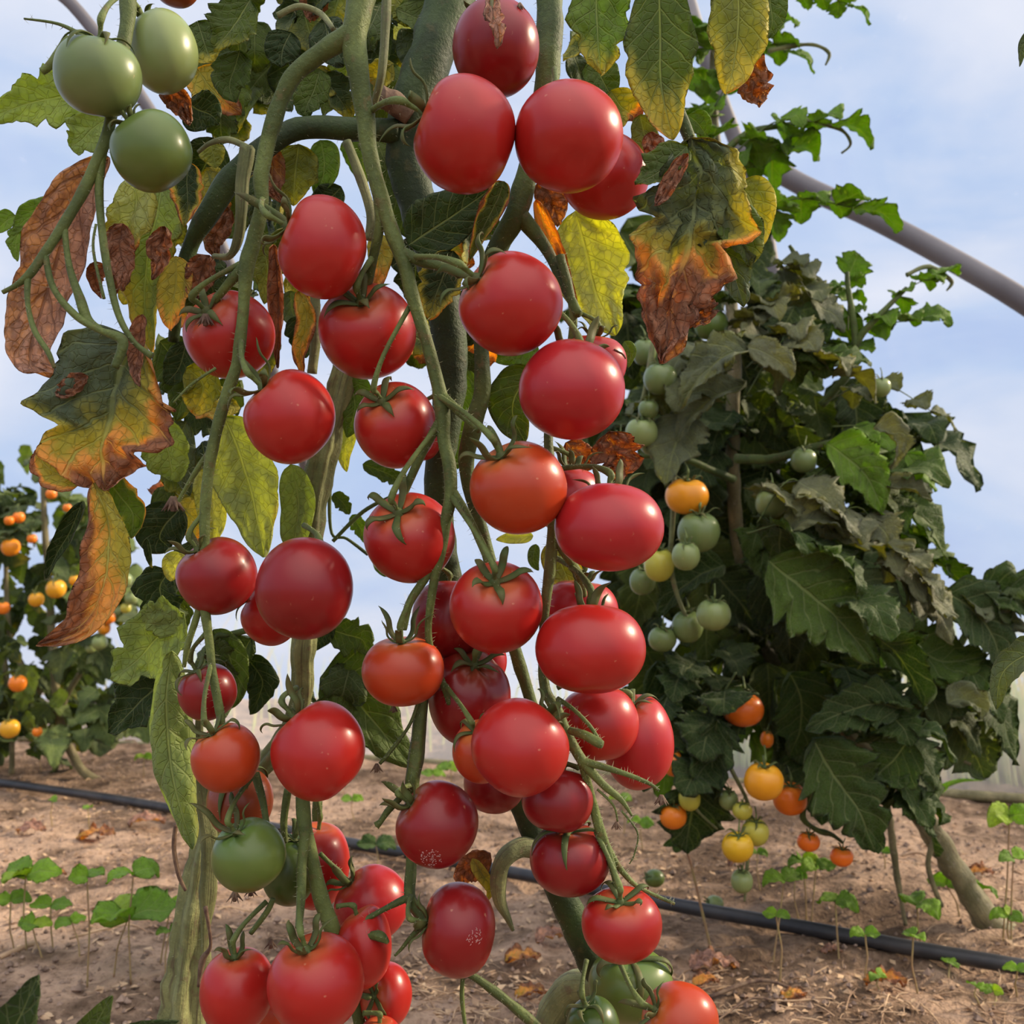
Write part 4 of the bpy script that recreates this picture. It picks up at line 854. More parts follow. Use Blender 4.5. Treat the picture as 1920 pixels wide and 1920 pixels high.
stemR('side_stem', [(1715, 1385, 7, dR-.03), (1760, 1405, 6, dR-.04), (1820, 1433, 3, dR-.05)], M_WOODY)
# curled shoot tips against the sky
for pts in ([(1440, 95), (1490, 85), (1530, 85), (1555, 100), (1548, 122)], [(1490, 220), (1540, 230), (1580, 245), (1595, 270), (1578, 287)], [(1700, 515), (1740, 500), (1770, 515), (1785, 530), (1775, 545)], [(1490, 520), (1530, 520), (1550, 545)]):
    b = MB(); b.tube([(P(x, y, dR-.02), (6.5-i)*.5*dR/F*1.6) for i, (x, y) in enumerate(pts)], sides=7, lump=.5)
    b.build('shoot_tip', M_OLD, PR)
lp = 0
def CL(par, bx, by, tx, ty, d, sag, hw, ci, seed, dd=0.0, pal=BG, **k):
    return compound(par, P(bx, by, d), P(tx, ty, d+dd), sag, hw*d/F, pal[ci], seed=seed, **k)
# leaves whose place the photo shows: (base, tip, depth, rachis arch, leaflet half width px, colour)
for i, a in enumerate([
    (1345, 320, 1560, 235, 1.12, .030, 34, 6), (1340, 200, 1440, 60, 1.15, .01, 28, 6), (1380, 420, 1600, 390, 1.12, .02, 38, 6), (1345, 350, 1460, 280, 1.16, .02, 36, 6),
    (1345, 120, 1300, 60, 1.18, .01, 30, 6), (1340, 90, 1410, -10, 1.18, .01, 30, 6), (1470, 0, 1590, 8, 1.1, .01, 20, 6), (1350, 90, 1470, 95, 1.14, .02, 26, 6), (1345, 300, 1320, 180, 1.18, .01, 32, 6),
    (1600, 640, 1750, 515, 1.12, .01, 26, 6), (1590, 620, 1590, 520, 1.14, .0, 24, 6), (1540, 700, 1720, 600, 1.14, .02, 28, 6),
    (1540, 760, 1745, 770, 1.10, .03, 22, 3), (1560, 800, 1710, 880, 1.09, .02, 28, 6), (1500, 700, 1460, 660, 1.06, .03, 40, 4), (1380, 680, 1290, 780, 1.02, .05, 46, 3),
    (1380, 650, 1440, 590, 1.08, .03, 36, 4), (1400, 740, 1560, 700, 1.04, .05, 36, 4), (1370, 760, 1260, 740, 1.05, .04, 40, 3), (1500, 860, 1690, 950, 1.06, .03, 40, 1),
    (1420, 980, 1560, 1000, 1.0, .05, 48, 4), (1540, 990, 1700, 1100, 1.02, .05, 42, 4), (1400, 1000, 1620, 1180, .98, .05, 60, 0), (1640, 1060, 1740, 1110, 1.0, .03, 30, 4),
    (1740, 1180, 1850, 1160, 1.08, .03, 44, 3), (1800, 1180, 1950, 1130, 1.08, .03, 44, 5), (1720, 1240, 1830, 1290, 1.08, .02, 46, 0), (1700, 1280, 1790, 1360, 1.1, .02, 44, 5),
    (1380, 1260, 1310, 1470, 1.03, .02, 52, 2), (1540, 1240, 1700, 1420, 1.05, .03, 56, 0), (1330, 1240, 1240, 1330, 1.05, .02, 46, 2),
    (1480, 560, 1380, 560, 1.1, .02, 34, 5), (1440, 500, 1520, 560, 1.1, .02, 34, 3), (1620, 1420, 1700, 1500, 1.02, .01, 40, 0), (1560, 1380, 1690, 1360, 1.0, .03, 40, 0)]):
    bx, by, tx, ty, d, sag, hw, ci = a
    CL(PR, bx, by, tx, ty, d, sag, hw, ci, 100+i, nu=22, nv=5, label=('dusty grey-green leaf' if ci in (3, 4) else None))
for a in [([(1525, 1385), (1560, 1450), (1610, 1520), (1640, 1598)], 78, 0, .99, .35, 6, 'n'), ([(1440, 1050), (1500, 1100), (1570, 1160), (1640, 1245)], 92, 1, .96, .32, 6, 'n'), ([(1345, 1350), (1338, 1400), (1335, 1450), (1338, 1500)], 52, 2, 1.02, .15, 4, 'w'),
    ([(1405, 655), (1360, 670), (1310, 710), (1275, 770)], 52, 3, .98, .25, 5, 'w'), ([(1400, 650), (1430, 660), (1465, 680), (1480, 715)], 34, 4, .98, .2, 4, 'n'), ([(1400, 720), (1350, 740), (1300, 775), (1270, 830)], 40, 3, 1.0, .3, 5, 'w'),
    ([(1550, 830), (1590, 860), (1630, 900), (1655, 965)], 56, 6, 1.02, .15, 4, 'n'), ([(1640, 800), (1665, 810), (1680, 840), (1672, 880)], 34, 4, 1.0, .25, 4, 'w'), ([(1700, 850), (1712, 870), (1705, 895), (1692, 912)], 22, 6, 1.05, .25, 3, 'n'),
    ([(1660, 915), (1690, 915), (1720, 925), (1745, 942)], 26, 4, 1.02, .25, 4, 'w'), ([(1360, 1060), (1320, 1075), (1270, 1110), (1230, 1160)], 50, 2, 1.04, .3, 5, 'w'), ([(1770, 1110), (1820, 1140), (1860, 1190), (1880, 1260)], 66, 2, 1.05, .25, 5, 'n'),
    ([(1840, 1120), (1880, 1110), (1920, 1130), (1950, 1190)], 50, 0, 1.06, .25, 5, 'n'), ([(1640, 1200), (1700, 1210), (1770, 1240), (1850, 1230)], 72, 1, 1.06, .3, 5, 'n'), ([(1690, 1330), (1640, 1320), (1570, 1340), (1510, 1370)], 46, 2, .98, .3, 5, 'n'),
    ([(1705, 1385), (1680, 1420), (1650, 1450), (1640, 1480)], 52, 0, 1.0, .25, 4, 'n'), ([(1775, 1320), (1800, 1310), (1830, 1325), (1838, 1350)], 34, 3, 1.02, .15, 4, 'w'), ([(1480, 1000), (1510, 975), (1560, 980), (1590, 1010)], 40, 4, .98, .2, 5, 'w'),
    ([(1660, 1020), (1700, 1040), (1730, 1080), (1745, 1150)], 30, 4, 1.0, .35, 6, 'w'), ([(1650, 1060), (1680, 1080), (1700, 1120), (1690, 1160)], 26, 4, 1.02, .3, 5, 'w'), ([(1560, 1090), (1620, 1110), (1680, 1160), (1700, 1230)], 44, 5, 1.0, .3, 5, 'n'),
    ([(1400, 1280), (1380, 1320), (1350, 1350), (1330, 1360)], 46, 2, 1.06, .3, 5, 'n'), ([(1480, 1260), (1500, 1310), (1500, 1370), (1480, 1420)], 60, 0, 1.07, .3, 5, 'n'), ([(1230, 1240), (1250, 1300), (1260, 1350), (1250, 1400)], 50, 2, 1.08, .3, 5, 'n')]:
    pts, hw_, ci, d_, lb_, nl_, ty = a
    L(pts, hw_, BG[ci], (-.05, .05, .0, 0), d_, PR, lob=lb_, nl=nl_, tilt=((.0, .35) if ty == 'n' else (-.2, .8)), wavy=.16 if ty == 'n' else .24, fold=.3 if ty == 'n' else .7, nu=30, nv=8, label='dusty grey-green leaf' if ci in (3, 4) else None)
RN = random.Random(5)
polyR = [(1210, 480), (1420, 440), (1560, 560), (1700, 760), (1720, 960), (1720, 1120), (1830, 1180), (1820, 1330), (1640, 1450), (1500, 1420), (1330, 1440), (1210, 1320), (1180, 1050), (1170, 760)]
k = 0
while k < 38:
    x = RN.uniform(1170, 1840); y = RN.uniform(440, 1440)
    if not inpoly(x, y, polyR): continue
    cx_ = 1400 if y < 1200 else 1500
    ang = math.atan2((y-900)*.35+60, x-cx_)+RN.uniform(-.5, .5)
    ln = RN.uniform(60, 130)
    d = RN.uniform(1.08, 1.38) if not (x < 1380 and 640 < y < 1240) else RN.uniform(1.18, 1.38)
    ci = RN.choice((0, 0, 1, 1, 2, 2, 2, 5, 6))
    CL(PR, x-math.cos(ang)*ln*.4, y-math.sin(ang)*ln*.4, x+math.cos(ang)*ln*.6, y+math.sin(ang)*ln*.6, d, .02, RN.uniform(30, 48), ci, 300+k, dd=RN.uniform(-.04, .05), nu=14, nv=4); k += 1
# fruit of the right plant
RG = 'green tomatoes on the right background plant'; RY = 'yellow and orange tomatoes on the right background plant'
def tb(cx, cy, rx, ry, d, col, label, group, ax=(0, .9, .25), joint=None, sh=.3, calyx=True, **k):
    return tomato(cx, cy, rx, ry, d, ax, col, label, group, joint or (cx+random.uniform(-8, 8), cy-ry*1.9), res=(16, 20), reflex=k.pop('reflex', .55), sh=sh, calyx=calyx, jd=.012, slen=k.pop('slen', .8), **k)
random.seed(3)
for a in [
    (1238, 710, 31, 31, 1.02, MGRN, 'round green tomato high on the left of the right plant, under the brown leaf tip', RG),
    (1216, 767, 19, 19, 1.02, MGRN, 'very small green tomato between two larger ones on the upper left of the right plant', RG),
    (1203, 811, 30, 29, 1.02, PGRN, 'pale green tomato just under the very small one, edge of the right plant', RG),
    (1163, 832, 18, 19, 1.04, PGRN, 'small pale green tomato peeking out beside the broad red one', RG),
    (1333, 608, 32, 30, 1.10, GRN, 'dull green tomato behind the crumpled brown leaf end', RG),
    (1208, 660, 22, 26, 1.12, MGRN, 'shaded green tomato above the highest round one', RG),
    (1288, 930, 40, 35, 1.00, (.78, .30, .012), 'yellow-orange tomato resting above the biggest green one in the middle of the right plant', RY),
    (1310, 997, 39, 39, .99, MGRN, 'biggest green tomato of the right plant, right below the yellow-orange one', RG),
    (1286, 1042, 26, 28, .965, PGRN, 'smaller pale tomato touching the biggest green one from below', RG),
    (1236, 1058, 28, 33, 1.01, YG, 'yellowing green tomato at the left of the small pale one', RG),
    (1224, 832, 24, 22, 1.06, MGRN, 'shaded green tomato low behind the pale edge one', RG),
    (1446, 943, 29, 29, 1.02, PGRN, 'lone pale green tomato right of the upright stem', RG),
    (1507, 863, 24, 24, 1.03, MGRN, 'green tomato under a branch in the upper part of the right plant', RG),
    (1651, 726, 19, 19, 1.08, PGRN, 'little green tomato against the sky with spiky sepals', RG),
    (1338, 1152, 32, 30, .99, PGRN, 'pale green tomato lit from the right, lower left of the right plant', RG),
    (1289, 1174, 29, 31, 1.03, MGRN, 'green tomato left of the lit pale one', RG),
    (1242, 1198, 26, 24, 1.03, MGRN, 'shaded green tomato lowest of the green group on the right plant', RG),
    (1205, 1090, 24, 26, 1.05, MGRN, 'shaded green tomato beside the wide flat-topped red one', RG),
    (1393, 1330, 38, 32, 1.05, (.85, .17, .012), 'orange tomato half covered by leaves in the lower right plant', RY),
    (1438, 1386, 12, 16, 1.06, ORA, 'bit of orange tomato among leaves above the yellow one', RY),
    (1261, 1430, 19, 25, 1.03, ORA, 'orange tomato beside the oval pinkish red one', RY),
    (1262, 1530, 25, 24, 1.03, ORA, 'orange tomato hanging low at the left of the right plant', RY),
    (1293, 1497, 20, 23, 1.02, YG, 'small pale yellow-green tomato above the low hanging orange one', RG),
    (1432, 1465, 36, 35, .98, (.82, .34, .013), 'round golden yellow tomato, largest of the low hanging ones', RY),
    (1481, 1497, 31, 31, 1.03, (.88, .19, .01), 'orange tomato cut by a jagged leaf, right of the golden yellow one', RY),
    (1366, 1500, 18, 19, 1.02, PGRN, 'pale small tomato at the top of the lowest little truss', RG),
    (1392, 1520, 18, 17, 1.00, YG, 'tiny yellow-green tomato in the lowest little truss', RG),
    (1416, 1560, 25, 25, 1.00, YG, 'yellow-green tomato touching the yellow one in the lowest truss', RG),
    (1383, 1588, 29, 28, .985, (.72, .42, .015), 'yellow tomato with a green tinge in the lowest truss', RY),
    (1391, 1652, 20, 22, 1.0, PGRN, 'pale green tomato at the very end of the lowest truss', RG),
    (1516, 1578, 21, 18, 1.02, (.9, .18, .01), 'small orange tomato under the jagged leaf', RY),
    (1578, 1606, 21, 18, 1.02, (.9, .18, .01), 'rightmost small orange tomato hanging over the soil', RY)]:
    tb(*a)
stemR('truss', [(1345, 1380, 5, 1.03), (1370, 1440, 4, 1.02), (1400, 1500, 3.5, 1.01), (1408, 1550, 3.5, 1.01), (1402, 1610, 3.5, 1.01), (1398, 1660, 3, 1.01), (1396, 1690, 2, 1.01)], M_OLD, label='thin low truss')
stemR('truss', [(1225, 640, 5, 1.05), (1212, 720, 5, 1.04), (1200, 790, 4, 1.04), (1225, 860, 4, 1.04)], M_OLD)
stemR('truss', [(1265, 860, 5, 1.03), (1262, 960, 5, 1.02), (1258, 1060, 5, 1.02), (1275, 1130, 4, 1.02), (1300, 1180, 4, 1.02)], M_OLD)
stemR('truss', [(1520, 1480, 5, 1.03), (1505, 1530, 6, 1.03), (1530, 1555, 5, 1.03), (1560, 1565, 4, 1.03), (1580, 1580, 3, 1.03)], M_STEM, lump=.5)
stemR('truss', [(1270, 1380, 4, 1.04), (1275, 1450, 3.5, 1.03), (1300, 1510, 3, 1.03), (1345, 1555, 2, 1.03)], M_OLD)
for cx, cy, r_, lb in ((1340, 1694, 15, 'pale small tomato fallen on the soil next to the drip hose'), (1227, 1647, 17, 'green small tomato fallen on the soil behind the round red one')):
    g = G(cx, cy+r_*.55, .006); d = (g-C0).dot(FW)
    tomato(cx, cy, r_*1.1, r_*.95, d, (-.8, .3, .2), PGRN if cx > 1300 else GRN, lb, 'fallen tomatoes on the soil', res=(16, 20), slen=.8, reflex=.6, sh=.2, stalk=False)

# left background plant
gL = G(180, 1462); dL = (gL-C0).dot(FW)
PLf = empty('tomato_plant', gL, 'distant tomato plant at the left edge dotted with small orange and yellow tomatoes', 'plant', 'tomato plants')
LG = [(.07, .115, .035), (.10, .15, .05), (.13, .17, .08), (.055, .09, .03), (.16, .22, .08)]
stem('main_stem', [(182, 1466, 10, dL), (150, 1440, 8, dL), (120, 1380, 8, dL), (105, 1300, 8, dL), (95, 1150, 7, dL), (85, 1000, 6, dL), (80, 900, 4, dL)], M_WOODY, PLf, hairs=0, extra=[[(150, 1440, 7, dL), (115, 1330, 6, dL), (190, 1200, 5, dL), (220, 1080, 4, dL)], [(78, 1300, 5, dL), (20, 1200, 5, dL), (10, 1000, 4, dL)]])
stem('side_stem', [(22, 1452, 5, dL), (22, 1380, 5, dL), (15, 1300, 5, dL), (5, 1200, 5, dL)], M_WOODY, PLf, hairs=0)
polyL = [(-60, 880), (60, 850), (120, 900), (150, 960), (240, 1010), (265, 1100), (245, 1220), (230, 1330), (225, 1430), (150, 1450), (70, 1400), (-60, 1380)]
k = 0; RN = random.Random(9)
while k < 80:
    x = RN.uniform(-60, 280); y = RN.uniform(850, 1450)
    if not inpoly(x, y, polyL): continue
    ang = math.atan2((y-1000)*.3+30, x-100)+RN.uniform(-.7, .7); ln = RN.uniform(30, 80)
    compound(PLf, P(x-math.cos(ang)*ln*.4, y-math.sin(ang)*ln*.4, dL+RN.uniform(-.18, .2)), P(x+math.cos(ang)*ln*.6, y+math.sin(ang)*ln*.6, dL+RN.uniform(-.18, .2)), .02, RN.uniform(15, 24)*dL/F, RN.choice(LG), seed=700+k, nu=9, nv=3, pairs=2, lob=.3); k += 1
FG = 'small orange and yellow tomatoes on the distant left plant'
pl = lambda t: t+' on the distant left plant'
for cx, cy, r_, c, lb in [(96, 926, 10, ORA, 'orange tomato nearest the top'), (35, 970, 11, ORA, 'upper orange tomato of the pair above the large one'), (17, 976, 9, ORA, 'orange tomato at the left edge of the upper pair'), (20, 1026, 17, (.8, .27, .012), 'largest orange tomato, by the left edge'), (68, 1124, 14, YEL, 'golden tomato just left of the larger yellow one'), (105, 1104, 18, YEL, 'large yellow tomato behind the long curled leaf'), (126, 952, 8, ORA, 'half hidden orange tomato beside the curled leaf top'),
    (234, 1088, 14, PGRN, 'pale green tomato high at the right'), (216, 1106, 10, ORA, 'orange tomato just left of the pale green one'), (204, 1158, 12, ORA, 'upper orange tomato of the right hand pair'), (195, 1178, 12, (.85, .3, .012), 'lower orange tomato of the right hand pair'), (187, 1205, 14, PGRN, 'pale green tomato below the right hand pair'), (246, 1122, 12, PGRN, 'greenish tomato at the far right'),
    (33, 1281, 16, ORA, 'orange tomato low near the left edge'), (18, 1366, 18, (.75, .38, .02), 'yellow tomato lowest at the left edge'), (70, 1372, 9, ORA, 'small orange tomato low, above the drip hose'), (6, 1140, 12, ORA, 'orange tomato cut by the left edge'), (170, 1215, 10, PGRN, 'small pale green tomato left of the lower green one'), (236, 1140, 10, YG, 'yellow-green tomato under the greenish one'), (140, 1088, 10, YEL, 'small yellow tomato right of the large yellow one'), (60, 1010, 9, ORA, 'small orange tomato right of the largest orange one')]:
    tomato(cx, cy, r_, r_, dL-.20+random.uniform(0, .05), (0, .9, .2), c, pl(lb), FG, (cx+2, cy-r_*1.8), res=(12, 14), sh=.3, slen=.7, reflex=.5)

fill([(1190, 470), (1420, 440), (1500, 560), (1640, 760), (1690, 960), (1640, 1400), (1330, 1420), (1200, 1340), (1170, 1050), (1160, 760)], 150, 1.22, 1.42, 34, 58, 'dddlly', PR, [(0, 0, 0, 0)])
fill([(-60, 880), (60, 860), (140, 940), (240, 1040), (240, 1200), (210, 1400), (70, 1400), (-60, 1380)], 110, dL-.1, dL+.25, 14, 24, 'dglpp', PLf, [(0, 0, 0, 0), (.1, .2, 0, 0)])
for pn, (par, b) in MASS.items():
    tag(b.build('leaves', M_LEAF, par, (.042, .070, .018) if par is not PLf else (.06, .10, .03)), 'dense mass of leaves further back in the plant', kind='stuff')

# ------------------------------------------------------------------ seedlings and weeds
WG = 'weed seedlings on the soil'
def seedling(top, base, size, leaves, label, dark=False, ang=None):
    rnd = random.Random(int(top[0]*3+top[1])); g = G(*base, 0); g.z = gz(g.x, g.y); d = (g-C0).dot(FW)
    root = empty('weed_seedling', g, label, 'weed', WG)
    tp = P(top[0], top[1], d+rnd.uniform(-.01, .02))
    b = MB(); m = g.lerp(tp, .5)+RT*rnd.uniform(-.004, .004)
    b.tube([(g-V((0, 0, .004)), .0011), (g.lerp(m, .5), .0009), (m, .0009), (m.lerp(tp, .6), .0008), (tp, .0008)], sides=6, sub=3)
    b.build('stem', M_WSTEM, root)
    s = size*d/F
    a0 = rnd.uniform(0, 6.28) if ang is None else ang
    for k in range(leaves):
        a = a0+k*6.283/leaves+rnd.uniform(-.3, .3)
        dr = (RT*math.cos(a)+V((0, 1, 0))*math.sin(a)*.8); up = V((0, 0, 1))
        b = MB(); mid = [tp, tp+dr*s*.35+up*s*.12, tp+dr*s*.75+up*s*.1, tp+dr*s*1.1+up*s*rnd.uniform(-.35, .25)]
        st = random.getstate(); random.seed(k+int(top[0])); b.leaf(mid, s*.5, (up-FW*rnd.uniform(.2, .9)+RT*rnd.uniform(-.4, .4)).normalized(), nu=16, nv=5, fold=rnd.uniform(0, .5), wavy=.16, pe=.6, age=(0, .12, 0, 0), lob=.12); random.setstate(st)
        b.build('leaf', M_LEAF, root, (.06, .12, .03) if dark else ((.22, .37, .03), (.17, .30, .035), (.30, .42, .04))[k % 3])
    return root
for a in [((48, 1642), (50, 1792), 60, 3, 'weed with broad leaves at the far left, tallest of the left group'),
    ((20, 1690), (30, 1790), 34, 2, 'short weed at the left edge under the broad leaved one'),
    ((163, 1645), (163, 1860), 42, 2, 'slender weed with two leaves between the left edge and the large one'),
    ((60, 1735), (80, 1800), 34, 3, 'low weed left of the slender one'), ((95, 1700), (100, 1790), 36, 2, 'pale low weed leaning by the left group'),
    ((250, 1640), (245, 1850), 50, 2, 'weed with raised leaves nearest the ribbed stem'),
    ((240, 1722), (213, 1840), 88, 3, 'biggest weed on the left with wide bright leaves'),
    ((320, 1700), (300, 1810), 32, 2, 'small weed touching the ribbed stem'), ((318, 1745), (310, 1840), 28, 2, 'tiny weed under the one touching the ribbed stem'),
    ((135, 1730), (150, 1800), 30, 2, 'pale weed half behind the biggest one'),
    ((1893, 1532), (1880, 1768), 50, 3, 'tall weed with heart shaped lime leaves at the right edge'), ((1900, 1610), (1896, 1780), 32, 2, 'lime weed just right of the tall one'),
    ((1775, 1660), (1800, 1720), 34, 2, 'weed behind the bare leaning stem'), ((1840, 1668), (1850, 1730), 36, 2, 'weed right of the leaning stem with lime leaves'), ((1890, 1718), (1896, 1775), 30, 3, 'low lime weed at the foot of the tall one'),
    ((1566, 1690), (1573, 1800), 42, 2, 'weed with two flat leaves behind the hose, middle right'), ((1470, 1652), (1448, 1800), 42, 2, 'weed under the pale end tomato with spread leaves'),
    ((1505, 1615), (1512, 1730), 30, 3, 'yellowish sprout under the jagged leaf'), ((1530, 1625), (1520, 1740), 34, 3, 'pale bright sprout below the small orange tomatoes'), ((1490, 1640), (1500, 1735), 26, 2, 'tiny bright sprout left of the pale one'),
    ((1455, 1718), (1462, 1838), 26, 2, 'thin sprout in front of the hose, left of middle right weed'), ((1720, 1695), (1728, 1778), 50, 2, 'weed with long drooping leaf right of the hanging twig'), ((1712, 1757), (1722, 1850), 32, 2, 'olive weed in front of the hose'),
    ((1622, 1752), (1620, 1840), 26, 2, 'short weed in front of the hose, small leaves'), ((1780, 1806), (1778, 1835), 28, 2, 'flat small weed before the dark soil patch'), ((1648, 1830), (1652, 1862), 24, 2, 'flat weed low near the bottom right'), ((1908, 1820), (1908, 1870), 24, 2, 'small weed at the bottom right edge'), ((1862, 1858), (1860, 1880), 22, 3, 'tiny clover like weed at bottom right'), ((1830, 1850), (1838, 1880), 22, 2, 'tiny weed left of the clover like one'),
    ((1655, 1598), (1660, 1640), 20, 2, 'lime sprout behind the jagged leaf tip'), ((1420, 1600), (1425, 1660), 18, 2, 'little lime sprout behind the lowest truss'),
    ((845, 1440), (850, 1500), 26, 3, 'bright weed seen between the lower red tomatoes'), ((812, 1452), (815, 1490), 22, 2, 'low bright weed left of the one between the red tomatoes'), ((660, 1500), (665, 1540), 20, 2, 'small lime weed right of the large lower left tomato'),
    ((1165, 1500), (1170, 1560), 24, 3, 'lime weed right of the dried hanging flower'), ((1200, 1545), (1205, 1590), 26, 2, 'lime weed behind the dark red tomato'), ((705, 1585), (705, 1640), 34, 2, 'dark leaved weed standing at the hose in the centre', True),
    ((75, 1415), (78, 1450), 14, 2, 'small far weed before the distant plant'), ((270, 1420), (270, 1450), 16, 3, 'small far weed right of the distant plant'), ((100, 1500), (98, 1550), 16, 2, 'small weed at the near side of the left hose'), ((165, 1515), (168, 1560), 14, 2, 'tiny weed beside the left hose')]:
    seedling(*a)
# two bare leaning stalks with tiny leaflets in front of the hose
g = G(1335, 1790); d = (g-C0).dot(FW)
r_ = empty('weed_seedling', g, 'tall thin yellow-stalked weed leaning left of the golden tomato, dark narrow leaflets on top', 'weed', WG)
b = MB(); b.tube([(g, .0017), (P(1312, 1690, d), .0015), (P(1295, 1620, d), .0013), (P(1280, 1575, d), .001)], sides=6); b.build('stem', M_WSTEM, r_)
for q in ([(1280, 1575), (1300, 1568), (1316, 1558)], [(1280, 1575), (1262, 1578), (1243, 1586)], [(1280, 1578), (1290, 1582), (1302, 1578)], [(1278, 1575), (1268, 1590), (1262, 1595)]):
    b = MB(); b.leaf([P(x, y, d) for x, y in q], .006, -FW, nu=10, nv=4); b.build('leaf', M_LEAF, r_, (.07, .13, .06))
g = G(1640, 1560); d = (g-C0).dot(FW)
r_ = empty('grass_blade', G(1750, 1500), 'single bright arched grass blade on the right behind the leaning stem', 'grass')
b = MB(); d = (G(1750, 1500)-C0).dot(FW)-.3; b.leaf([P(1750, 1500, d+.1), P(1765, 1480, d), P(1800, 1465, d), P(1842, 1464, d)], .0075, (V((0, 0, 1))-FW*.6).normalized(), nu=16, nv=3); b.build('blade', M_LEAF, r_, (.16, .30, .03))

# ------------------------------------------------------------------ litter, crumbs, dead leaves
RN = random.Random(21)
def ground_pt():
    # spread evenly in the picture-facing wedge of soil
    while True:
        y = .80+RN.random()**1.6*1.6; x = RN.uniform(-.62, .62)*y*1.1
        if (V((x, y, 0))-A0).dot(TN) < -.05: return V((x, y, gz(x, y)))
b = MB()
for i in range(6500):
    p = ground_pt(); s = RN.uniform(.0010, .0042)*(1.6 if RN.random() < .06 else 1)
    if nz((p.x*2.5, p.y*2.5, 11)) < -.25 and RN.random() < .6: continue
    ix = []
    for k in range(6):
        a = V(((1, 0, 0), (-1, 0, 0), (0, 1, 0), (0, -1, 0), (0, 0, 1), (0, 0, -1))[k])*s*RN.uniform(.6, 1.2)
        a.rotate(Matrix.Rotation(i, 3, 'Z')); ix.append(b.vert(p+a+V((0, 0, s*.25))))
    for f in ((0, 2, 4), (2, 1, 4), (1, 3, 4), (3, 0, 4), (2, 0, 5), (1, 2, 5), (3, 1, 5), (0, 3, 5)): b.face(tuple(ix[j] for j in f))
tag(b.build('soil_crumbs', M_CRUMB, smooth=False), 'loose crumbs of brown soil scattered over the tunnel floor', 'soil', kind='stuff')
b = MB()
for i in range(8000):
    p = ground_pt()
    if nz((p.x*2.2, p.y*3.5, 31)) < -.05+.25*RN.random(): continue
    a = RN.uniform(0, 6.28); L_ = RN.uniform(.006, .028)*(1 if RN.random() < .9 else 2); dr = V((math.cos(a), math.sin(a), RN.uniform(-.1, .25))); sd = V((-dr.y, dr.x, 0))
    r_ = RN.uniform(.0003, .0009); cv = RN.uniform(-.4, .4)
    b.tube([(p+V((0, 0, .001)), r_), (p+dr*L_*.5+sd*L_*cv*.4+V((0, 0, .002)), r_), (p+dr*L_, r_*.6)], sides=4, sub=2, cap=False)
tag(b.build('straw_litter', M_STRAW), 'dry straw and plant fibres littering the soil', 'straw', kind='stuff')
# pale dry flakes (chips of leaf) - countless
b = MB()
for i in range(7500):
    p = ground_pt()
    dens = nz((p.x*1.8+4, p.y*4.5, 51))
    if dens < -.1+.3*RN.random(): continue
    s = RN.uniform(.002, .007); a = RN.uniform(0, 6.28); t = V((math.cos(a), math.sin(a), RN.uniform(-.3, .4))).normalized(); n = V((RN.uniform(-.5, .5), RN.uniform(-.5, .5), 1)).normalized(); sd = t.cross(n)
    q = [p+V((0, 0, .002))-t*s, p+V((0, 0, .002))+sd*s*.6+n*s*RN.uniform(-.1, .5), p+V((0, 0, .002))+t*s*1.1, p+V((0, 0, .002))-sd*s*.6+n*s*RN.uniform(-.1, .5)]
    i4 = [b.vert(v_) for v_ in q]; j4 = [b.vert(v_-n*.0004) for v_ in q]
    b.face(tuple(i4)); b.face(tuple(reversed(j4)))
    for k in range(4): b.face((i4[k], j4[k], j4[(k+1) % 4], i4[(k+1) % 4]))
tag(b.build('leaf_flakes', M_STRAW, smooth=False), 'pale dry flakes of broken leaves strewn on the soil', 'litter', kind='stuff')
# dead leaves one could count
DLG = 'dead curled leaves lying on the soil'
for i, (x, y, s, lb) in enumerate([(1660, 1845, 40, 'beige crumpled dead leaf on the soil at bottom right'), (1340, 1815, 46, 'crumpled brown dead leaf by the round red tomato, front right'), (1325, 1845, 30, 'dark torn dead leaf in front of the crumpled brown one'), (1035, 1762, 36, 'orange brown dead leaf chip right of the curled side shoot'), (1490, 1870, 26, 'small flat dead leaf low, middle right'), (1385, 1620, 22, 'small dead leaf behind the lowest truss'),
    (980, 1800, 34, 'pale dead leaf under the curled side shoot'), (275, 1545, 34, 'pale yellow dead leaf near the left hose'), (110, 1640, 16, 'orange flower like chip behind the left weeds'), (60, 1560, 30, 'beige dead leaf in the bright strip on the left'), (180, 1572, 36, 'light brown dead leaf in the bright strip beside the rolled leaf'), (660, 1800, 34, 'grey brown dead leaf behind the bottom cluster'),
    (1000, 1868, 34, 'tan dead leaf in front of the thin green branch'), (1560, 1785, 20, 'dead leaf chip close to the hose'), (1840, 1640, 26, 'dry leaf behind the leaning stem, right')]):
    g = G(x, y, .004); d = (g-C0).dot(FW); st = random.getstate(); random.seed(i+40); a = RN.uniform(-.6, .6); h = s*d/F
    b = MB(); t = V((math.cos(a), math.sin(a)*.6, .05)); b.leaf([g-t*h, g+V((0, 0, h*.3)), g+t*h], h*.55, V((0, -.2, 1)).normalized(), nu=22, nv=6, crump=.45, lob=.4, age=((1.3 if i % 2 else .55), .2, .3, 0), fold=.3)
    o = b.build('dead_leaf', M_LEAF, None, (.3, .25, .12)); tag(o, lb, 'dead leaf', DLG); random.setstate(st)
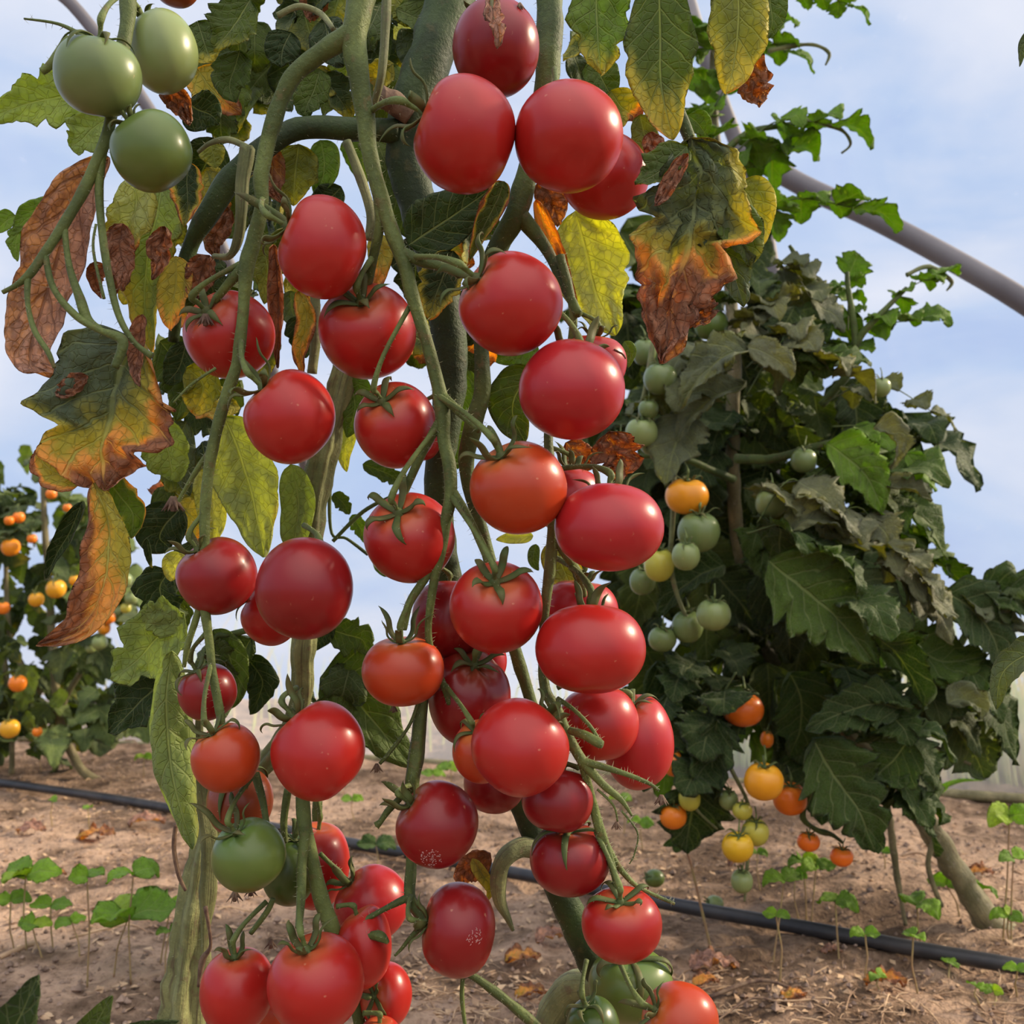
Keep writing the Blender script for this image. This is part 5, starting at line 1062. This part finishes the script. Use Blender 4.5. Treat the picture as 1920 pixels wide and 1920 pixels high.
# twigs / white root threads
for x0, y0, x1, y1, lb, mt, w_ in [(1460, 1880, 1330, 1925, 'thin brown curved twig running from the bottom right tomato', M_DRY, .0012), (1330, 1870, 1500, 1860, 'grey twig lying right of the bottom red and orange tomato', M_DRY, .0022), (1670, 1870, 1650, 1925, 'white root thread at the bottom right', M_STRAW, .0008), (130, 1760, 280, 1750, 'pale straw stick behind the big left weed', M_STRAW, .0015), (0, 1795, 60, 1790, 'short tan stick at the left edge', M_STRAW, .003), (1690, 1605, 1760, 1625, 'pale twig lying behind the leaning stem', M_STRAW, .0018)]:
    b = MB(); p0 = G(x0, y0, .004); p1 = G(x1, y1, .004); m = p0.lerp(p1, .5)+V((.01, .02, .006))
    b.tube([(p0, w_), (m, w_), (p1, w_*.6)], sides=6, lump=.3); tag(b.build('twig', mt), lb, 'twig', 'twigs and threads on the soil')

# ------------------------------------------------------------------ grass outside the film, seen through it on the right
b = MB(); RN = random.Random(77)
for i in range(2600):
    t = RN.uniform(-.9, 1.4); o = A0-TU*t*.6+TN*RN.uniform(.12, .45)
    if RN.random() < .12: o = A0+TU*RN.uniform(-.6, 2.6)+TN*RN.uniform(.10, 1.2)
    h = RN.uniform(.10, .30)*(1.3 if RN.random() < .25 else .8); lean = V((RN.uniform(-.4, .4), RN.uniform(-.05, .4), 0)); w_ = .0032
    p0 = o; p1 = o+V((0, 0, h*.55))+lean*h*.25; p2 = o+V((0, 0, h))+lean*h*.8
    a = RN.uniform(0, 3.14); sd = V((math.cos(a), math.sin(a), 0))*w_
    b.tube([(p0, w_), (p1, w_*.8), (p2, w_*.2)], sides=3, sub=2, cap=False)
tag(b.build('grass', M_GRASS), 'dry and green grass growing outside behind the hazy film', 'grass', kind='stuff')

for i in range(len(CHK)):
    for j in range(i):
        d = (CHK[i][0]-CHK[j][0]).length; s = CHK[i][1]+CHK[j][1]
        if d < s*.93: print('OVERLAP %.2f | %s | %s' % (d/s, CHK[i][2][:60], CHK[j][2][:60]))
